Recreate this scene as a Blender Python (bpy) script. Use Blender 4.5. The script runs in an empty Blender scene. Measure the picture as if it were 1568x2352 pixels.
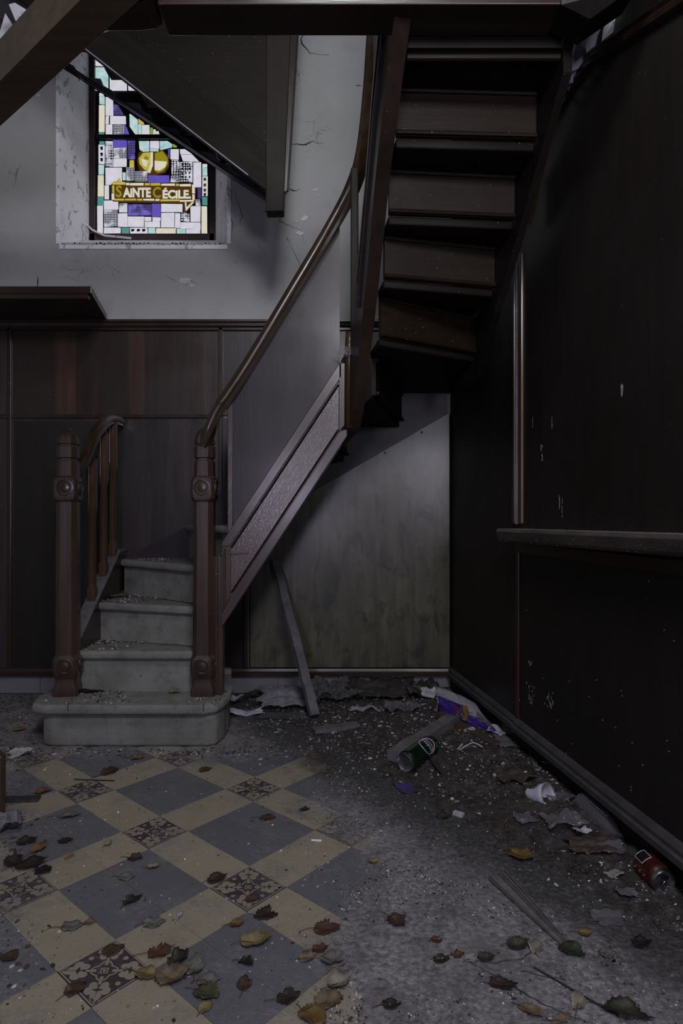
import bpy, bmesh, math, random
from math import sin, cos, pi, radians as R
from mathutils import Vector, Matrix, noise
import numpy as np

# ------------------------------------------------------------ camera, world, light, exposure
SC = bpy.context.scene
COL = SC.collection
cam = bpy.data.objects.new('camera', bpy.data.cameras.new('camera')); COL.objects.link(cam)
cam.location = (0, 0, 1.0); cam.rotation_euler = (R(90), 0, 0)
cam.data.sensor_fit = 'HORIZONTAL'; cam.data.sensor_width = 36; cam.data.lens = 36 * 1450 / 1568
cam.data.clip_start = .02
SC.camera = cam
wd = bpy.data.worlds.new('world'); SC.world = wd; wd.use_nodes = True
wd.node_tree.nodes['Background'].inputs[0].default_value = (.62, .62, .8, 1)
wd.node_tree.nodes['Background'].inputs[1].default_value = .012
def area(name, loc, target, sx, sy, power, col):
    l = bpy.data.lights.new(name, 'AREA'); l.shape = 'RECTANGLE'; l.size = sx; l.size_y = sy
    l.energy = power; l.color = col
    o = bpy.data.objects.new(name, l); COL.objects.link(o); o.location = loc
    o.rotation_euler = (Vector(target) - Vector(loc)).to_track_quat('-Z', 'Y').to_euler()
    return o
# daylight through the two openings of the porch behind the photographer
area('daylight_window', (1.22, -1.5, 1.62), (-.10, 3.4, 1.4), .34, .7, 15, (.84, .82, 1.0))
area('daylight_door_pane', (-.60, -1.5, 1.25), (-.1, 3.4, 1.2), .34, .60, 17, (.80, .76, 1.0))
area('daylight_upper_landing', (.02, 1.05, 3.45), (-.30, 3.4, 2.4), .45, .45, 22, (.95, .98, 1.0))
area('floor_fill_light', (.25, -.4, 2.75), (-.45, 1.8, 0.1), .7, .5, 43, (.97, .95, 1.0))  # unseen fill lamp, added to brighten the floor
SC.view_settings.view_transform = 'Standard'; SC.view_settings.look = 'None'
SC.view_settings.gamma = 1; SC.view_settings.use_curve_mapping = False
SC.view_settings.exposure = 0.0

# ------------------------------------------------------------ helpers
def W(u, v, Y):
    return Vector(((u - 784) / 1450 * Y, Y, 1 - (v - 1176) / 1450 * Y))
def F(u, v, z=0.0):
    Y = 1450 * (1 - z) / (v - 1176)
    return Vector(((u - 784) / 1450 * Y, Y, z))
def lerp(a, b, t): return a + (b - a) * t
def smooth(x, a, b):
    t = max(0, min(1, (x - a) / (b - a))); return t * t * (3 - 2 * t)

ORG = {}
def link(o): COL.objects.link(o); return o
def tag(o, label=None, cat=None, group=None, kind=None):
    if label: o['label'] = label
    if cat: o['category'] = cat
    if group: o['group'] = group
    if kind: o['kind'] = kind
    return o
def thing(name, label, cat, loc, group=None, kind=None):
    o = link(bpy.data.objects.new(name, None)); o.location = loc; o.empty_display_size = .05
    ORG[o] = Vector(loc)
    return tag(o, label, cat, group, kind)

class M:
    def __init__(s): s.v = []; s.f = []; s.mi = []; s.cur = 0
    def add(s, vs, fs):
        n = len(s.v); s.v += [tuple(p) for p in vs]
        for f in fs: s.f.append(tuple(i + n for i in f)); s.mi.append(s.cur)
        return s
    def box(s, a, b, rot=None, c=None):
        x0, y0, z0 = a; x1, y1, z1 = b
        vs = [Vector(p) for p in ((x0,y0,z0),(x1,y0,z0),(x1,y1,z0),(x0,y1,z0),(x0,y0,z1),(x1,y0,z1),(x1,y1,z1),(x0,y1,z1))]
        if rot is not None:
            c = Vector(c) if c is not None else (Vector(a) + Vector(b)) / 2
            vs = [rot @ (p - c) + c for p in vs]
        return s.add(vs, [(0,3,2,1),(4,5,6,7),(0,1,5,4),(1,2,6,5),(2,3,7,6),(3,0,4,7)])
    def prism(s, poly, ext):
        n = len(poly); e = Vector(ext)
        vs = [Vector(p) for p in poly] + [Vector(p) + e for p in poly]
        return s.add(vs, [tuple(range(n))[::-1], tuple(range(n, 2*n))] + [(i, (i+1) % n, n + (i+1) % n, n + i) for i in range(n)])
    def loft(s, rings, cap=True):
        n = len(rings[0]); vs = [p for r in rings for p in r]; fs = []
        for k in range(len(rings) - 1):
            for i in range(n):
                j = (i + 1) % n
                fs.append((k*n+i, k*n+j, (k+1)*n+j, (k+1)*n+i))
        if cap: fs += [tuple(range(n))[::-1], tuple(range((len(rings)-1)*n, len(rings)*n))]
        return s.add(vs, fs)
    def ribbon(s, pts, th):
        """vertical board following x,y with bottom and top heights; th = thickness to the right-hand side"""
        P = [Vector((p[0], p[1], 0)) for p in pts]; rings = []
        for i, p in enumerate(pts):
            t = (P[min(i+1, len(P)-1)] - P[max(i-1, 0)]).normalized()
            nrm = Vector((-t.y, t.x, 0)) * th
            a = P[i]; b = a + nrm
            rings.append([(a.x,a.y,p[2]),(b.x,b.y,p[2]),(b.x,b.y,p[3]),(a.x,a.y,p[3])])
        return s.loft(rings)
    def sweep(s, path, prof, closed=True, up=Vector((0,0,1)), scale=None):
        P = [Vector(p) for p in path]; rings = []
        for i, p in enumerate(P):
            t = (P[min(i+1, len(P)-1)] - P[max(i-1, 0)]).normalized()
            sd = t.cross(up)
            sd = sd.normalized() if sd.length > 1e-4 else Vector((1,0,0))
            uu = sd.cross(t).normalized(); k = scale[i] if scale else 1
            rings.append([p + sd * a * k + uu * b * k for a, b in prof])
        return s.loft(rings)
    def tube(s, path, r, n=8, scale=None):
        return s.sweep(path, [(r*cos(2*pi*i/n), r*sin(2*pi*i/n)) for i in range(n)], scale=scale)
    def grid(s, fn, nu, nv):
        vs = [fn(i/nu, j/nv) for j in range(nv+1) for i in range(nu+1)]
        return s.add(vs, [(j*(nu+1)+i, j*(nu+1)+i+1, (j+1)*(nu+1)+i+1, (j+1)*(nu+1)+i) for j in range(nv) for i in range(nu)])
    def build(s, name, mat, parent=None, bevel=0, seg=2, smooth_=False, solid=0, sub=0, auto=None):
        me = bpy.data.meshes.new(name)
        org = ORG.get(parent, Vector((0,0,0))) if parent else Vector((0,0,0))
        me.from_pydata([tuple(Vector(p) - org) for p in s.v], [], s.f)
        mats = mat if isinstance(mat, (list, tuple)) else [mat]
        for m in mats: me.materials.append(m)
        if len(mats) > 1: me.polygons.foreach_set('material_index', s.mi)
        bm = bmesh.new(); bm.from_mesh(me); bmesh.ops.recalc_face_normals(bm, faces=bm.faces[:])
        if bevel:
            bmesh.ops.remove_doubles(bm, verts=bm.verts[:], dist=1e-5)
            ed = [e for e in bm.edges if len(e.link_faces) == 2 and e.calc_face_angle(0) > .35]
            bmesh.ops.bevel(bm, geom=ed, offset=bevel, segments=seg, profile=.5, affect='EDGES', clamp_overlap=True)
        if auto:
            for f in bm.faces: f.smooth = True
            for e in bm.edges:
                if len(e.link_faces) == 2 and e.calc_face_angle(0) > auto: e.smooth = False
        bm.to_mesh(me); bm.free()
        if smooth_: me.polygons.foreach_set('use_smooth', [True]*len(me.polygons))
        o = link(bpy.data.objects.new(name, me))
        if parent: o.parent = parent
        ORG[o] = org
        if solid: md = o.modifiers.new('thickness', 'SOLIDIFY'); md.thickness = solid; md.offset = 0
        if sub: md = o.modifiers.new('subdivision', 'SUBSURF'); md.levels = sub; md.render_levels = sub
        return o

# ------------------------------------------------------------ materials
class N:
    def __init__(s, name):
        s.m = bpy.data.materials.new(name); s.m.use_nodes = True; s.t = s.m.node_tree
        s.b = s.t.nodes['Principled BSDF']
    def n(s, ty, **kw):
        x = s.t.nodes.new(ty)
        for k, v in kw.items():
            if k in x.inputs: s.put(x.inputs[k], v)
            else: setattr(x, k, v)
        return x
    def put(s, sock, v):
        if isinstance(v, bpy.types.NodeSocket): s.t.links.new(v, sock)
        else: sock.default_value = v
    def obj(s): return s.n('ShaderNodeTexCoord').outputs['Object']
    def pos(s): return s.n('ShaderNodeNewGeometry').outputs['Position']
    def map(s, vec, scale=(1,1,1), rot=(0,0,0), loc=(0,0,0)):
        x = s.n('ShaderNodeMapping'); s.put(x.inputs['Vector'], vec); x.inputs['Scale'].default_value = scale
        x.inputs['Rotation'].default_value = rot; x.inputs['Location'].default_value = loc; return x.outputs[0]
    def noise(s, vec, scale, detail=4, rough=.55, dist=0):
        x = s.n('ShaderNodeTexNoise'); s.put(x.inputs['Vector'], vec); x.inputs['Scale'].default_value = scale
        x.inputs['Detail'].default_value = detail; x.inputs['Roughness'].default_value = rough; x.inputs['Distortion'].default_value = dist
        return x.outputs['Fac']
    def ramp(s, fac, stops):
        x = s.n('ShaderNodeValToRGB'); s.put(x.inputs[0], fac); e = x.color_ramp.elements
        while len(e) < len(stops): e.new(.5)
        for el, (p, c) in zip(e, stops):
            el.position = p; el.color = (c, c, c, 1) if isinstance(c, (int, float)) else (*c, 1)
        return x.outputs[0]
    def mix(s, fac, a, b, mode='MIX'):
        x = s.n('ShaderNodeMix', data_type='RGBA', blend_type=mode)
        s.put(x.inputs[0], fac); s.put(x.inputs[6], a if isinstance(a, bpy.types.NodeSocket) else (*a, 1)); s.put(x.inputs[7], b if isinstance(b, bpy.types.NodeSocket) else (*b, 1))
        return x.outputs[2]
    def math(s, op, a, b=0, c=None, clamp=False):
        x = s.n('ShaderNodeMath', operation=op, use_clamp=clamp); s.put(x.inputs[0], a); s.put(x.inputs[1], b)
        if c is not None: s.put(x.inputs[2], c)
        return x.outputs[0]
    def sstep(s, v, a, b):
        x = s.n('ShaderNodeMapRange', interpolation_type='SMOOTHSTEP'); s.put(x.inputs[0], v)
        x.inputs[1].default_value = a; x.inputs[2].default_value = b; return x.outputs[0]
    def bump(s, h, strength=.3, dist=.01, normal=None):
        x = s.n('ShaderNodeBump'); s.put(x.inputs['Height'], h); x.inputs['Strength'].default_value = strength
        x.inputs['Distance'].default_value = dist
        if normal: s.put(x.inputs['Normal'], normal)
        return x.outputs[0]
    def fin(s, col, rough=.5, normal=None, spec=.5, metal=0):
        s.put(s.b.inputs['Base Color'], col if isinstance(col, bpy.types.NodeSocket) else (*col, 1))
        s.put(s.b.inputs['Roughness'], rough); s.b.inputs['Specular IOR Level'].default_value = spec
        s.b.inputs['Metallic'].default_value = metal
        if normal: s.put(s.b.inputs['Normal'], normal)
        return s.m
    def dust(s, col, amount=.6, c=(.14, .135, .13), lo=.75):
        nz = s.n('ShaderNodeSeparateXYZ'); s.put(nz.inputs[0], s.n('ShaderNodeNewGeometry').outputs['Normal'])
        f = s.math('MULTIPLY', s.sstep(nz.outputs[2], lo, 1.0), amount)
        f2 = s.math('MULTIPLY', f, s.ramp(s.noise(s.pos(), 18, 5), [(.3, .5), (.6, 1)]))
        return s.mix(f2, col, c)

def wood(name, c1, c2, axis='Z', rough=.33, scale=1, rotz=None, bumpk=.15, dust=.7, spec=.5, flake=0, coat=.35):
    k = N(name)
    sc = {'Z': (14, 14, .9), 'X': (.9, 14, 14), 'Y': (14, .9, 14)}[axis]
    v = k.pos()
    if rotz is not None: v = k.map(v, rot=(0, rotz, 0))
    g = k.map(v, scale=tuple(q * scale for q in sc))
    a = k.noise(g, 2.2, 6, .6, .6); b = k.noise(g, 11, 3, .6)
    big = k.noise(v, 2.2, 3)
    col = k.mix(k.ramp(a, [(.32, 0), (.68, 1)]), c1, c2)
    col = k.mix(k.ramp(big, [(.35, .0), (.7, .45)]), col, tuple(q * .5 for q in c1))
    if flake:
        fl = k.ramp(k.noise(k.map(v, scale=(1,1,.55)), 46, 5, .7, 1.2), [(.64, 0), (.67, 1)])
        fl = k.math('MULTIPLY', fl, k.ramp(k.noise(v, 3, 2), [(.45, 0), (.6, flake)]))
        col = k.mix(fl, col, (.16, .14, .13))
    # scuffs and chips in the varnish
    sp = k.ramp(k.noise(v, 95, 2), [(.735, 0), (.75, .7)])
    col = k.mix(sp, col, (.22, .16, .12))
    if dust: col = k.dust(col, dust)
    h = k.math('ADD', a, k.math('MULTIPLY', b, .5))
    ro = k.math('ADD', k.math('MULTIPLY', k.noise(v, 7, 4), .28), rough - .12)
    m_ = k.fin(col, ro, k.bump(h, bumpk, .006), spec)
    k.b.inputs['Coat Weight'].default_value = coat; k.b.inputs['Coat Roughness'].default_value = .2
    if coat: k.put(k.b.inputs['Coat Normal'], k.bump(h, bumpk*.5, .003))
    return m_

DK = ((.016, .0085, .006), (.030, .015, .010))
wd_z = wood('dark_wood_upright', *DK, 'Z')
wd_x = wood('dark_wood_across', *DK, 'X')
wd_y = wood('dark_wood_lengthwise', *DK, 'Y')
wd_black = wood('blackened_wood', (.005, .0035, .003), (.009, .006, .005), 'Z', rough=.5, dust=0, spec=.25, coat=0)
wd_newel = wood('red_brown_newel_wood', (.030, .016, .011), (.052, .029, .020), 'Z', rough=.36, dust=.8)
wd_bal = wood('honey_brown_baluster_wood', (.042, .019, .009), (.072, .034, .016), 'Z', rough=.36)
wd_rail = wood('worn_handrail_wood', (.022, .013, .009), (.050, .031, .017), 'X', rough=.24, rotz=R(57), dust=.3)
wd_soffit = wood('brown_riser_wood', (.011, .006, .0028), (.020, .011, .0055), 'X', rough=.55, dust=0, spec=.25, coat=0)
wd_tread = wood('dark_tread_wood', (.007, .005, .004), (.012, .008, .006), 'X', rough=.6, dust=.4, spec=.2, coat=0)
def mk_string():
    k = N('figured_oak_string'); v = k.pos()
    r = k.map(v, rot=(0, R(57), 0))
    g = k.noise(k.map(r, scale=(1.2, 12, 16)), 3, 6, .6, .7)
    fig = k.noise(k.map(r, scale=(1.5, 6, 9.0)), 13, 6, .68, 1.6)
    w = k.n('ShaderNodeTexWave', wave_type='BANDS'); k.put(w.inputs['Vector'], k.map(v, rot=(0, R(-28), 0), scale=(1,1,1)))
    w.inputs['Scale'].default_value = 26; w.inputs['Distortion'].default_value = 7; w.inputs['Detail'].default_value = 4; w.inputs['Detail Scale'].default_value = 2.4
    col = k.mix(k.ramp(g, [(.3, 0), (.7, 1)]), (.036, .020, .019), (.070, .042, .040))
    h = k.math('ADD', k.math('MULTIPLY', fig, 1.2), k.math('MULTIPLY', w.outputs['Fac'], .8))
    col = k.mix(k.ramp(h, [(.55, 0), (1.25, .35)]), col, (.13, .09, .088))
    nb = k.bump(h, .10, .005); m_ = k.fin(col, k.ramp(h, [(.5, .24), (1.3, .42)]), nb, .6)
    k.b.inputs['Coat Weight'].default_value = .9; k.b.inputs['Coat Roughness'].default_value = .17; k.put(k.b.inputs['Coat Normal'], nb)
    return m_
wd_string = mk_string()
wd_frame = wood('oak_string_frame', (.032, .018, .018), (.060, .036, .034), 'X', rough=.33, rotz=R(57), dust=.3, spec=.6)
wd_infill = wood('plum_brown_infill_panel', (.024, .018, .023), (.036, .027, .034), 'Z', rough=.40, bumpk=.05, dust=0, spec=.3, scale=.5, coat=.14)
def mk_panel(name, c1, c2, seed, streak=1.0, rough=.36, coat=.5, bands=0):
    k = N(name); v = k.map(k.pos(), loc=(seed, 0, 0))
    g = k.noise(k.map(v, scale=(9, 9, .8)), 2.5, 6, .65, .3)
    big = k.noise(v, 3.2, 5, .6, .4)
    blot = k.noise(k.map(v, scale=(1, 1, .5)), 13, 5, .6, .6)
    col = k.mix(k.ramp(g, [(.34, 0), (.66, 1)]), c1, c2)
    col = k.mix(k.math('MULTIPLY', k.ramp(blot, [(.5, 0), (.66, 1)]), streak * .6), col, tuple(q * .35 for q in c1))
    col = k.mix(k.ramp(big, [(.4, 0), (.75, .6)]), col, tuple(q * .55 for q in c1))
    if bands:
        bn = k.noise(k.map(v, scale=(1, .01, .02)), 9, 1, .3)
        col = k.mix(k.math('MULTIPLY', k.ramp(bn, [(.42, 0), (.47, 1)]), bands), col, tuple(q * .3 for q in c1))
    sp = k.ramp(k.noise(v, 80, 3), [(.74, 0), (.76, .7)])
    col = k.mix(sp, col, (.2, .19, .16))
    ro = k.math('ADD', k.math('MULTIPLY', big, .35), rough - .12)
    nb = k.bump(k.math('ADD', g, k.math('MULTIPLY', k.noise(v, 140, 2), .3)), .22, .004); m_ = k.fin(col, ro, nb, .5)
    k.b.inputs['Coat Weight'].default_value = coat; k.b.inputs['Coat Roughness'].default_value = .25; k.put(k.b.inputs['Coat Normal'], k.bump(g, .05, .003))
    return m_
wd_low = wood('matt_dark_post_wood', (.012, .008, .0065), (.020, .013, .010), 'Z', rough=.6, dust=0, spec=.25, coat=0)
pn_olive = mk_panel('mildewed_olive_panel', (.034, .031, .016), (.088, .080, .046), 3, 1.6, rough=.36, coat=.62)
pn_back = mk_panel('red_brown_back_panel', (.032, .014, .009), (.062, .028, .018), 9, .4, bands=.75)
pn_dark = mk_panel('dark_back_panel', (.022, .015, .016), (.042, .028, .030), 15, .6, bands=.6)
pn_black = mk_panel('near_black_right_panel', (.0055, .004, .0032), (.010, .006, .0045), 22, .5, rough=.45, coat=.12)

def mk_plaster(name, base, pit=0.0, seed=0):
    k = N(name); v = k.map(k.pos(), loc=(seed, seed*.3, 0))
    big = k.noise(v, 1.6, 5, .6, .3); mid = k.noise(v, 9, 6, .6); fine = k.noise(v, 60, 4)
    col = k.mix(k.ramp(big, [(.3, 0), (.7, 1)]), tuple(q * .86 for q in base), base)
    col = k.mix(k.ramp(mid, [(.55, 0), (.75, .3)]), col, (.20, .20, .19))
    vo = k.n('ShaderNodeTexVoronoi', feature='DISTANCE_TO_EDGE'); k.put(vo.inputs['Vector'], k.n('ShaderNodeVectorMath', operation='ADD').outputs[0])
    add = vo.inputs['Vector'].links[0].from_node; k.put(add.inputs[0], v)
    nn = k.n('ShaderNodeTexNoise'); k.put(nn.inputs['Vector'], v); nn.inputs['Scale'].default_value = 7; nn.inputs['Detail'].default_value = 6
    sc = k.n('ShaderNodeVectorMath', operation='SCALE'); k.put(sc.inputs[0], nn.outputs['Color']); sc.inputs['Scale'].default_value = .55
    k.put(add.inputs[1], sc.outputs[0]); vo.inputs['Scale'].default_value = 2.6
    crack = k.math('MULTIPLY', k.math('SUBTRACT', 1.0, k.sstep(vo.outputs['Distance'], .001, .006)), k.ramp(k.noise(v, 2.3, 3), [(.57, 0), (.64, .8)]))
    col = k.mix(k.math('MULTIPLY', crack, .85), col, (.03, .03, .03))
    # flaked off paint
    fl = k.ramp(k.noise(v, 7.5, 5, .6, .8), [(.705, 0), (.712, 1)])
    col = k.mix(k.math('MULTIPLY', fl, .6), col, (.62, .61, .58))
    spots = k.ramp(k.noise(v, 48, 2), [(.745, 0), (.76, 1)])
    col = k.mix(k.math('MULTIPLY', spots, .7), col, (.05, .045, .04))
    h = k.math('SUBTRACT', k.math('ADD', k.math('MULTIPLY', mid, .5), k.math('MULTIPLY', fine, .15)), k.math('MULTIPLY', crack, 1.2))
    h = k.math('SUBTRACT', h, k.math('MULTIPLY', fl, .4))
    if pit:
        p = k.ramp(k.noise(k.map(v, scale=(1, 1, .75)), 19, 4, .55, .8), [(.60, 0), (.66, 1)])
        h = k.math('SUBTRACT', h, k.math('MULTIPLY', p, 1.6 * pit)); col = k.mix(k.math('MULTIPLY', p, .55 * pit), col, (.13, .12, .12))
    return k.fin(col, .85, k.bump(h, .5, .012), .25)
plaster = mk_plaster('cracked_grey_plaster', (.35, .35, .352))
plaster_pit = mk_plaster('pitted_white_plaster', (.76, .75, .79), 1.0, 4)
concrete = mk_plaster('grey_cement_skirting', (.165, .165, .19), 0, 11)
torn = mk_plaster('torn_pale_plaster', (.42, .42, .47), .5, 19)

def mk_floor(name, base, var=.1):
    k = N(name); p = k.pos(); sx = k.n('ShaderNodeSeparateXYZ'); k.put(sx.inputs[0], p)
    x, y = sx.outputs[0], sx.outputs[1]
    oi = k.n('ShaderNodeObjectInfo').outputs['Random']
    big = k.noise(p, 3.2, 6, .62, .5); mid = k.noise(p, 13, 6, .65); fine = k.noise(p, 70, 4, .6)
    col = k.mix(k.math('MULTIPLY', oi, .35), base, tuple(q * .72 for q in base))
    col = k.mix(k.ramp(mid, [(.45, 0), (.75, .45)]), col, tuple(q * .6 for q in base))
    # dry ash-grey dirt spread over the right of the floor
    # and along the edges; wet dirt plus painted shade darken the corner by the panelling
    ash = k.math('ADD', k.sstep(k.math('ADD', x, k.math('MULTIPLY', k.math('SUBTRACT', big, .5), 1.1)), -.16, .10), 0)
    ash2 = k.sstep(k.math('ADD', y, k.math('MULTIPLY', k.math('SUBTRACT', big, .5), .9)), 2.42, 2.78)
    ash3 = k.sstep(k.math('SUBTRACT', k.math('MULTIPLY', k.math('SUBTRACT', mid, .5), .5), k.math('ADD', x, k.math('MULTIPLY', y, .42))), .06, .36)
    ashm = k.math('MAXIMUM', k.math('MAXIMUM', ash, ash2), ash3)
    patches = k.ramp(k.noise(p, 4.5, 5, .65), [(.36, .55), (.50, 1)])
    ashm = k.math('MULTIPLY', ashm, patches)
    thin = k.math('MULTIPLY', k.ramp(k.noise(p, 7, 6, .7), [(.48, 0), (.72, 1)]), .55)
    ashm = k.math('MAXIMUM', ashm, thin)
    acol = k.mix(k.ramp(fine, [(.35, 0), (.7, 1)]), (.095, .090, .097), (.27, .255, .272))
    acol = k.mix(k.ramp(k.noise(p, 9, 6, .7, .6), [(.42, 0), (.62, .62)]), acol, (.060, .055, .058))
    col = k.mix(ashm, col, acol)
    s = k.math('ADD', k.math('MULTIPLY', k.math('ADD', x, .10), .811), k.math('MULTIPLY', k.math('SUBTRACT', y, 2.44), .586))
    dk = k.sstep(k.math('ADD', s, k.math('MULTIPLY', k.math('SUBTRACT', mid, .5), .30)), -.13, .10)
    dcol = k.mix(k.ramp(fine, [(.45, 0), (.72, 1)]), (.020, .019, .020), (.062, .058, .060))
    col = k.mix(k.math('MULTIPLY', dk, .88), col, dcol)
    sp = k.ramp(k.noise(p, 120, 2), [(.70, 0), (.72, 1)]); col = k.mix(k.math('MULTIPLY', sp, .7), col, (.03, .028, .025))
    sp = k.ramp(k.noise(k.map(p, loc=(5,3,1)), 150, 2), [(.745, 0), (.76, 1)]); col = k.mix(sp, col, (.45, .45, .45))
    ro = k.math('ADD', k.math('MULTIPLY', k.ramp(mid, [(.35, 0), (.7, 1)]), .3), .52)
    h = k.math('ADD', k.math('MULTIPLY', fine, k.math('ADD', ashm, .1)), k.math('MULTIPLY', k.noise(p, 190, 3), k.math('ADD', k.math('MULTIPLY', ashm, .7), .08)))
    return k.fin(col, ro, k.bump(h, .55, .006), .4)
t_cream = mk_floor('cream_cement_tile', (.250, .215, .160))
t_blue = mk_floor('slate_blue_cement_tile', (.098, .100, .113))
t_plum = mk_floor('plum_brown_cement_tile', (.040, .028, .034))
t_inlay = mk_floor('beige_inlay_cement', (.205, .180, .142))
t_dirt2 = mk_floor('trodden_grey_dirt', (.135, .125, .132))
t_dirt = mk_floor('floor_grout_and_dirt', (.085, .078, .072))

def mk_carpet():
    k = N('woven_grey_stair_carpet'); p = k.obj()
    w1 = k.n('ShaderNodeTexWave', bands_direction='X'); k.put(w1.inputs['Vector'], p); w1.inputs['Scale'].default_value = 98
    w2 = k.n('ShaderNodeTexWave', bands_direction='Z'); k.put(w2.inputs['Vector'], p); w2.inputs['Scale'].default_value = 98
    wv = k.math('MULTIPLY', w1.outputs['Fac'], w2.outputs['Fac'])
    big = k.noise(p, 6, 5)
    col = k.mix(k.ramp(wv, [(0, 0), (.6, 1)]), (.13, .13, .122), (.42, .42, .395))
    col = k.mix(k.ramp(big, [(.4, 0), (.75, .6)]), col, (.08, .078, .072)); col = k.mix(k.ramp(k.noise(k.pos(), 17, 6, .7), [(.5, 0), (.75, .55)]), col, (.06, .058, .054))
    sp = k.ramp(k.noise(p, 60, 3), [(.70, 0), (.72, .8)]); col = k.mix(sp, col, (.03, .03, .028))
    col = k.dust(col, .75, (.13, .125, .125), .8)
    return k.fin(col, .95, k.bump(k.math('ADD', wv, k.math('MULTIPLY', k.noise(p, 90, 3), .6)), .6, .004), .15)
carpet = mk_carpet()

def simple(name, c, rough=.6, c2=None, scale=14, metal=0, spec=.5, bump=.25, dirt=.4):
    k = N(name); p = k.pos()
    n1 = k.noise(p, scale, 5, .6, .4)
    col = k.mix(k.ramp(n1, [(.35, 0), (.68, 1)]), c, c2 or tuple(q * .55 for q in c))
    if dirt: col = k.mix(k.math('MULTIPLY', k.ramp(k.noise(p, 38, 5), [(.5, 0), (.7, 1)]), dirt), col, (.03, .028, .026))
    return k.fin(col, rough, k.bump(k.noise(p, scale * 5, 4), bump, .003), spec, metal)
m_paper = simple('dirty_white_paper', (.40, .39, .43), .8)
m_cloth = simple('grey_purple_cloth', (.17, .16, .19), .85)
m_cloth2 = simple('charcoal_cloth', (.060, .058, .064), .75)
m_card = simple('black_brown_cardboard', (.030, .026, .026), .6)
m_board = simple('dusty_grey_wood', (.110, .105, .115), .7, scale=9)
m_bark = simple('rotten_brown_wood', (.045, .028, .020), .75)
m_alu = simple('brushed_aluminium', (.42, .42, .46), .3, metal=1, dirt=.2)
m_greencan = simple('dark_green_can_print', (.006, .022, .010), .25, c2=(.004, .008, .005), metal=.3, dirt=.1)
m_redcan = simple('red_can_print', (.065, .010, .008), .35, c2=(.035, .006, .005), metal=.3, dirt=.3)
m_label = simple('lilac_white_print', (.42, .38, .50), .5, dirt=0)
m_amberprint = simple('brown_print', (.05, .022, .010), .4, dirt=0)
m_greenprint = simple('bright_green_print', (.05, .30, .06), .3, dirt=0)
m_black = simple('black_void_print', (.006, .006, .008), .4, dirt=0)
m_violetbag = simple('violet_printed_plastic', (.050, .024, .19), .22, c2=(.03, .015, .12), dirt=.2)
m_yellow = simple('dull_yellow_print', (.16, .11, .02), .4)
m_green = simple('green_scrap', (.10, .25, .03), .5)
m_plate = simple('white_polystyrene', (.46, .44, .52), .6)
m_metalstrip = simple('dusty_zinc_strip', (.22, .21, .20), .5, metal=.4)
m_gritpale = simple('pale_plaster_crumbs', (.42, .41, .42), .7, dirt=.2)
m_gritgrey = simple('grey_rubble_crumbs', (.16, .15, .16), .8)
m_gritdark = simple('black_dirt_crumbs', (.028, .022, .020), .8)
m_gritleaf = simple('shredded_brown_leaf', (.070, .042, .024), .7)
m_web = simple('grey_cobweb', (.33, .32, .36), .8, dirt=0)
def mk_clear(name, c, rough=.12, alpha=.45):
    k = N(name); k.fin(c, rough, k.bump(k.noise(k.pos(), 30, 4), .4, .004), .6)
    k.b.inputs['Transmission Weight'].default_value = 0; k.b.inputs['Alpha'].default_value = alpha
    return k.m
m_clear = mk_clear('clear_crinkled_plastic', (.36, .35, .42))
m_clear2 = mk_clear('smoky_clear_plastic', (.13, .12, .14), .1, .55)
m_cup = mk_clear('frosted_white_plastic', (.46, .45, .52), .35, .88)
def mk_glasschip():
    k = N('glittering_glass_crumbs'); k.fin((.7, .7, .75), .08, None, 1.0); return k.m
m_glass = mk_glasschip()

# ------------------------------------------------------------ setting: floor
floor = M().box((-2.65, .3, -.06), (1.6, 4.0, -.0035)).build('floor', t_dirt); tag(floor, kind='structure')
TH, S, OX, OY, WI, WJ, ASP = -.7184, .1521, -.6867, 1.9735, 1.928, 1.9538, .9056
def cmap(i, w):
    c = math.floor(i / 3); r = i - 3 * c
    return c * (1 + w) + (r if r <= 1 else 1 + (r - 1) * w / 2)
def G(i, j):
    a = cmap(i, WI) * S; b = cmap(j, WJ) * S * ASP
    return Vector((OX + a * cos(TH) - b * sin(TH), OY + a * sin(TH) + b * cos(TH), 0))
rng = random.Random(7)
def tile_mesh(name, w, h, mat):
    g = .0004
    m = M().prism([(g,g,-.012),(w-g,g,-.012),(w-g,h-g,-.012),(g,h-g,-.012)], (0,0,.012))
    me = bpy.data.meshes.new(name); bm = bmesh.new()
    vs = [bm.verts.new(p) for p in m.v]
    for f in m.f: bm.faces.new([vs[q] for q in f])
    bmesh.ops.recalc_face_normals(bm, faces=bm.faces[:])
    top = [e for e in bm.edges if all(v.co.z > -.001 for v in e.verts)]
    bmesh.ops.bevel(bm, geom=top, offset=.0006, segments=1, affect='EDGES')
    bm.to_mesh(me); bm.free(); me.materials.append(mat); return me
def disc(m, cx, cy, rx, ry, ang, z, n=12):
    m.add([(cx + rx*cos(t)*cos(ang) - ry*sin(t)*sin(ang), cy + rx*cos(t)*sin(ang) + ry*sin(t)*cos(ang), z) for t in [2*pi*q/n for q in range(n)]], [tuple(range(n))])
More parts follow.
